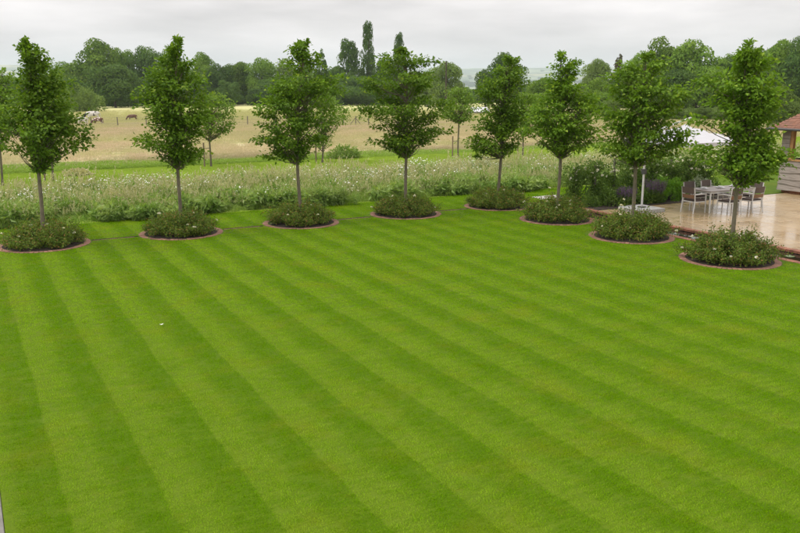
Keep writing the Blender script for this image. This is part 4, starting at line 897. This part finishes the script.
for s in (-1, 1):
    for q in (-1, 1): MB().tube([(cx, cy, cz - .08), (cx + s * HW * .99, cy + q * HW * .99, zl - .03)], .012, 6).build('rib', M['white_metal'], canopy)

# ================================================================== SUMMERHOUSE
hx0, hx1, hy0, hy1 = 28.55, 32.6, 17.2, 21.25
he = tag(empty('summerhouse', (hx0, hy1, 0)), 'weathered timber summerhouse with clay tiled hipped roof at right edge', 'summerhouse')
def H(mb, nm, mt): return mb.build(nm, M[mt], he)
def rel(a, b): return (a[0] - hx0, a[1] - hy1, a[2]), (b[0] - hx0, b[1] - hy1, b[2])
H(MB().box(*rel((hx0 + .06, hy0 + .06, -.2), (hx1 - .06, hy1 - .06, .10))), 'plinth', 'brick'); H(MB().box(*rel((hx0 + .08, hy0 + .08, .1), (hx1 - .08, hy1 - .08, .14))), 'floor', 'oak')
rg = np.random.default_rng(90); LW = hy1 - hy0
def wany(side, z, hgt, k):
    """one waney edged board lapped over the one below"""
    n = 14; xx = np.linspace(0, LW, n); low = z + .028 * np.sin(xx * 2.2 + k * 1.7) + rg.normal(0, .006, n); V = []
    for a, l in zip(xx, low):
        o_ = -.075 - .05 * (1.2 - z)
        row = [(o_, l), (o_ + .05, z + hgt), (0.02, z + hgt), (0.0, l)]
        for (d_, zz_) in row: V.append((d_, -a, zz_) if side == 0 else (a, -d_, zz_))
    Q = []
    for j in range(n - 1):
        for q in range(4):
            f = (j * 4 + q, j * 4 + (q + 1) % 4, j * 4 + 4 + (q + 1) % 4, j * 4 + 4 + q); Q.append(f if side == 0 else f[::-1])
    Q += [(0, 3, 2, 1), ((n - 1) * 4, (n - 1) * 4 + 1, (n - 1) * 4 + 2, (n - 1) * 4 + 3)]
    MB().quads(V, Q).build('board', M['weatherboard'], he)
for k in range(5):
    for side in (0, 1): wany(side, .10 + k * .235, .27, k)
for k in range(7, 15):       # corner strip beside the post, up to the eaves
    z = .12 + k * .165; MB().box((-.045, -.30, z), (.0, .045, z + .175)).build('board', M['weatherboard'], he)
for yy in (-.36, -1.5, -2.6, -3.75): MB().box((-.012, yy - .07, 1.29), (.13, yy + .07, 2.5)).build('post', M['oak'], he)
for xx in (.07, 1.4, 2.7, 3.95): MB().box((xx - .07, -.14, 1.29), (xx + .07, -.004, 2.5)).build('post', M['oak'], he)
MB().box((-.09, -LW, 1.275), (.14, -.31, 1.335)).build('sill', M['oak'], he)
MB().box((-.03, -LW - .1, 2.44), (.16, .1, 2.60)).build('beam', M['oak'], he)
MB().box((.165, -.15, 2.44), (LW, .02, 2.60)).build('beam', M['oak'], he)
# back and far walls closed with boards seen through the opening
MB().box((LW - .08, -LW, .14), (LW - .02, -.16, 2.44)).build('inner_wall', M['weatherboard'], he); MB().box((.1, -LW, .14), (LW - .1, -LW + .06, 2.44)).build('inner_wall', M['weatherboard'], he)
ov = .42; ez, rz_ = 2.50, 4.35; cxr, cyr = LW / 2, -LW / 2
cor = [(-ov, ov), (LW + ov, ov), (LW + ov, -LW - ov), (-ov, -LW - ov)]
mb = MB()
for k in range(4):
    a, b = cor[k], cor[(k + 1) % 4]; mb.add([(a[0], a[1], ez), (b[0], b[1], ez), (cxr, cyr, rz_)], [(0, 1, 2)])
mb.quads([(c[0], c[1], ez - .004) for c in cor], [(0, 3, 2, 1)]); roof = mb.build('roof', M['tile'], he)
tl = MB(); rg = np.random.default_rng(91)
for k in (3, 0):     # the two slopes that face the garden
    a, b = np.array([*cor[k], ez]), np.array([*cor[(k + 1) % 4], ez]); ap = np.array([cxr, cyr, rz_]); m0 = (a + b) / 2; up = ap - m0; sl = np.linalg.norm(up); up /= sl; al = unit(b - a); nr = np.cross(al, up); nr = nr if nr[2] > 0 else -nr; W2 = np.linalg.norm(b - a) / 2
    for c in range(int(sl / .11)):
        s0 = c * .11; hw_ = W2 * (1 - (s0 + .08) / sl); x = -hw_ + (.085 if c % 2 else 0)
        while x < hw_ - .03:
            w = min(.163, hw_ - x); o = m0 + al * x + up * (s0 - .02) + nr * (.022 + rg.uniform(0, .008)); p = [o, o + al * w, o + al * w + up * .16 - nr * .018, o + up * .16 - nr * .018]; q = [v - nr * .014 for v in p]
            tl.quads(np.array(p + q), [(0, 1, 2, 3), (0, 4, 5, 1), (1, 5, 6, 2), (3, 7, 4, 0)]); x += .17
o = tl.build('roof_tiles', M['tile'], roof); o['kind'] = 'stuff'
mb = MB(); mb.tube([(-ov - .05, ov + .05, ez - .01), (-ov - .05, -LW - ov, ez - .01)], .05, 8); mb.tube([(-ov - .05, ov + .05, ez - .01), (LW + ov, ov + .05, ez - .01)], .05, 8); mb.build('gutter', M['gutter'], roof)

# ================================================================== THE FIELD: cows, fence, pole, shed
def cow_mat(name, a, b, thr, head=None):
    m, t, bs, _ = new_mat(name); oc = nd(t, 'ShaderNodeTexCoord').outputs['Object']; n = noise(t, oc, 2.3, 2)
    c = mixc(t, rng(t, n, thr, thr + .03), a, b)
    if head:
        sx3 = nd(t, 'ShaderNodeSeparateXYZ'); t.links.new(oc, sx3.inputs[0]); c = mixc(t, rng(t, sx3.outputs['X'], .78, .88), c, head)
    t.links.new(c, bs.inputs['Base Color']); bs.inputs['Roughness'].default_value = .8; return m
def cow(label, px, py, hgt, rz, mats, d=None):
    q = ray(px, py); d = d or 100.0
    for _ in range(30):
        x, y, z = at_dist(px, d); d = d * .6 + .4 * ((CAM_H - z) / (-q[2] / math.hypot(q[0], q[1])))
    x, y, z = at_dist(px, d)
    J = {'rump': (-.78, 0, 1.2, .24, .26), 'hip': (-.55, 0, 1.2, .30, .32), 'belly': (0, 0, 1.08, .36, .40), 'chest': (.5, 0, 1.08, .30, .38), 'with': (.72, 0, 1.16, .22, .30), 'neck': (1.0, 0, .92, .15, .19), 'poll': (1.25, 0, .55, .13, .14), 'face': (1.36, 0, .32, .10, .11), 'muz': (1.40, 0, .14, .085, .08),
         'tail0': (-.98, 0, 1.22, .05, .05), 'tail1': (-1.05, 0, .8, .03, .03), 'tail2': (-1.06, 0, .45, .05, .05)}
    ed = [('hip', 'rump'), ('hip', 'belly'), ('belly', 'chest'), ('chest', 'with'), ('with', 'neck'), ('neck', 'poll'), ('poll', 'face'), ('face', 'muz'), ('rump', 'tail0'), ('tail0', 'tail1'), ('tail1', 'tail2')]
    for s, n_ in ((-1, 'l'), (1, 'r')):
        J['st' + n_] = (-.62, s * .19, .9, .17, .17); J['hk' + n_] = (-.80, s * .19, .50, .075, .075); J['hf' + n_] = (-.72, s * .19, .04, .06, .06)
        J['el' + n_] = (.55, s * .17, .82, .13, .13); J['kn' + n_] = (.60, s * .17, .44, .07, .07); J['ff' + n_] = (.57, s * .17, .04, .06, .06)
        J['er' + n_] = (1.16, s * .24, .60, .035, .06)
        ed += [('hip', 'st' + n_), ('st' + n_, 'hk' + n_), ('hk' + n_, 'hf' + n_), ('chest', 'el' + n_), ('el' + n_, 'kn' + n_), ('kn' + n_, 'ff' + n_), ('poll', 'er' + n_)]
    ks = list(J); me = bpy.data.meshes.new('cow'); me.from_pydata([J[k][:3] for k in ks], [(ks.index(a), ks.index(b)) for a, b in ed], [])
    o = link('cow', me, None, (x, y, z)); o.rotation_euler = (0, 0, rz); s = hgt / 1.5; o.scale = (s, s, s)
    o.modifiers.new('skin', 'SKIN').use_smooth_shade = True; sv = me.skin_vertices[0].data
    for i, k in enumerate(ks): sv[i].radius = J[k][3:5]; sv[i].use_root = (k == 'hip')
    o.modifiers.new('subdivision', 'SUBSURF').levels = 1; o.modifiers[-1].render_levels = 1; me.materials.append(mats)
    return tag(o, label, 'cow', 'cattle grazing in the hay field')
cw = cow_mat('white_black_hide', (.58, .55, .50), (.03, .028, .026), .56, (.03, .028, .026)); cb = cow_mat('brown_white_hide', (.14, .065, .04), (.58, .52, .46), .53); cbr = cow_mat('brown_hide', (.13, .07, .045), (.10, .05, .035), .5)
FL = pi + HEAD * -1      # facing left in the picture
cow('white cow with dark patches grazing beside the hedge bush', 90, 122.0, 1.42, FL + .25, cw); cow('smaller brown and white cow grazing in front of the white cow', 95, 125.8, 1.0, FL - .2, cb)
cow('plain brown cow grazing on its own to the right', 130, 121.6, .95, FL + .1, cbr); cow('pale cow half hidden by the leftmost lawn tree', 79, 126.0, 1.05, FL - .3, cw)

fe = tag(empty('wire_fence', (0, 0, 0)), 'thin post and wire fence across the hay field', 'fence'); prev = None
for px in (20, 56, 88, 115, 143.5, 172, 196, 221, 246, 275, 300, 321, 343, 355, 368):
    x, y, z = at_dist(px, 97 - .012 * px); MB().tube([(x, y, z - .2), (x + rs.normal() * .03, y, z + 1.15)], .055, 6).build('post', M['grey_wood'], fe)
    if px == 355:
        fw, rt = tree_frame(x, y)
        for s in (-1, 1): MB().tube([(x + s * rt[0] * .75, y + s * rt[1] * .75, z + .02), (x, y, z + .95)], .04, 6).build('brace', M['grey_wood'], fe)
    if prev:
        for h_ in (.45, .8, 1.08): MB().tube([(prev[0], prev[1], prev[2] + h_), (x, y, z + h_)], .006, 4).build('wire', M['wire'], fe)
    prev = (x, y, z)
x, y, z = at_dist(446, 165); h = z_at(61, 446, 165) - z
pl = tag(empty('telegraph_pole', (x, y, z)), 'dark telegraph pole against the pale tree', 'pole'); MB().tube([(0, 0, -.3), (0, 0, h)], [.17, .12], 8).build('shaft', M['dark_bark'], pl, True)
fw, rt = tree_frame(x, y); MB().tube([(-rt[0] * .5, -rt[1] * .5, h - .5), (rt[0] * .5, rt[1] * .5, h - .5)], .06, 6).build('crossarm', M['dark_bark'], pl)
x, y, z = at_dist(479, 140); se = tag(empty('field_shed', (x, y, z - .9), -HEAD), 'low grey shed with white sheet roof at the field edge', 'shed')
z_up = z_at(107.5, 479, 140) - z + .9
MB().box((-1.9, -1.5, 0), (1.5, 1.5, z_up - .75)).build('wall', M['grey_wall'], se)
mb = MB(); mb.quads([(-1.2, -1.8, z_up - .62), (1.7, -1.8, z_up - .62), (1.7, 1.8, z_up), (-1.2, 1.8, z_up), (-1.2, -1.8, z_up - .7), (1.7, -1.8, z_up - .7), (1.7, 1.8, z_up - .08), (-1.2, 1.8, z_up - .08)], [(0, 1, 2, 3), (7, 6, 5, 4), (0, 4, 5, 1), (1, 5, 6, 2), (2, 6, 7, 3), (3, 7, 4, 0)]); mb.build('roof', M['metal_roof'], se)
MB().box((-.5, -1.56, .1), (.4, -1.503, z_up - 1.0)).build('door', M['gutter'], se)

# ================================================================== HAZE
hm = bpy.data.materials.new('haze'); hm.use_nodes = True; t = hm.node_tree; t.nodes.clear()
ho = t.nodes.new('ShaderNodeOutputMaterial'); pv = t.nodes.new('ShaderNodeVolumePrincipled'); t.links.new(pv.outputs[0], ho.inputs['Volume'])
pv.inputs['Color'].default_value = (.78, .87, .97, 1); pv.inputs['Density'].default_value = .00014; pv.inputs['Anisotropy'].default_value = .2
tag(MB().box((-20100, -6100, -120), (20100, 20100, 240)).build('haze', hm), 'thin damp haze in the air', 'haze', kind='stuff')
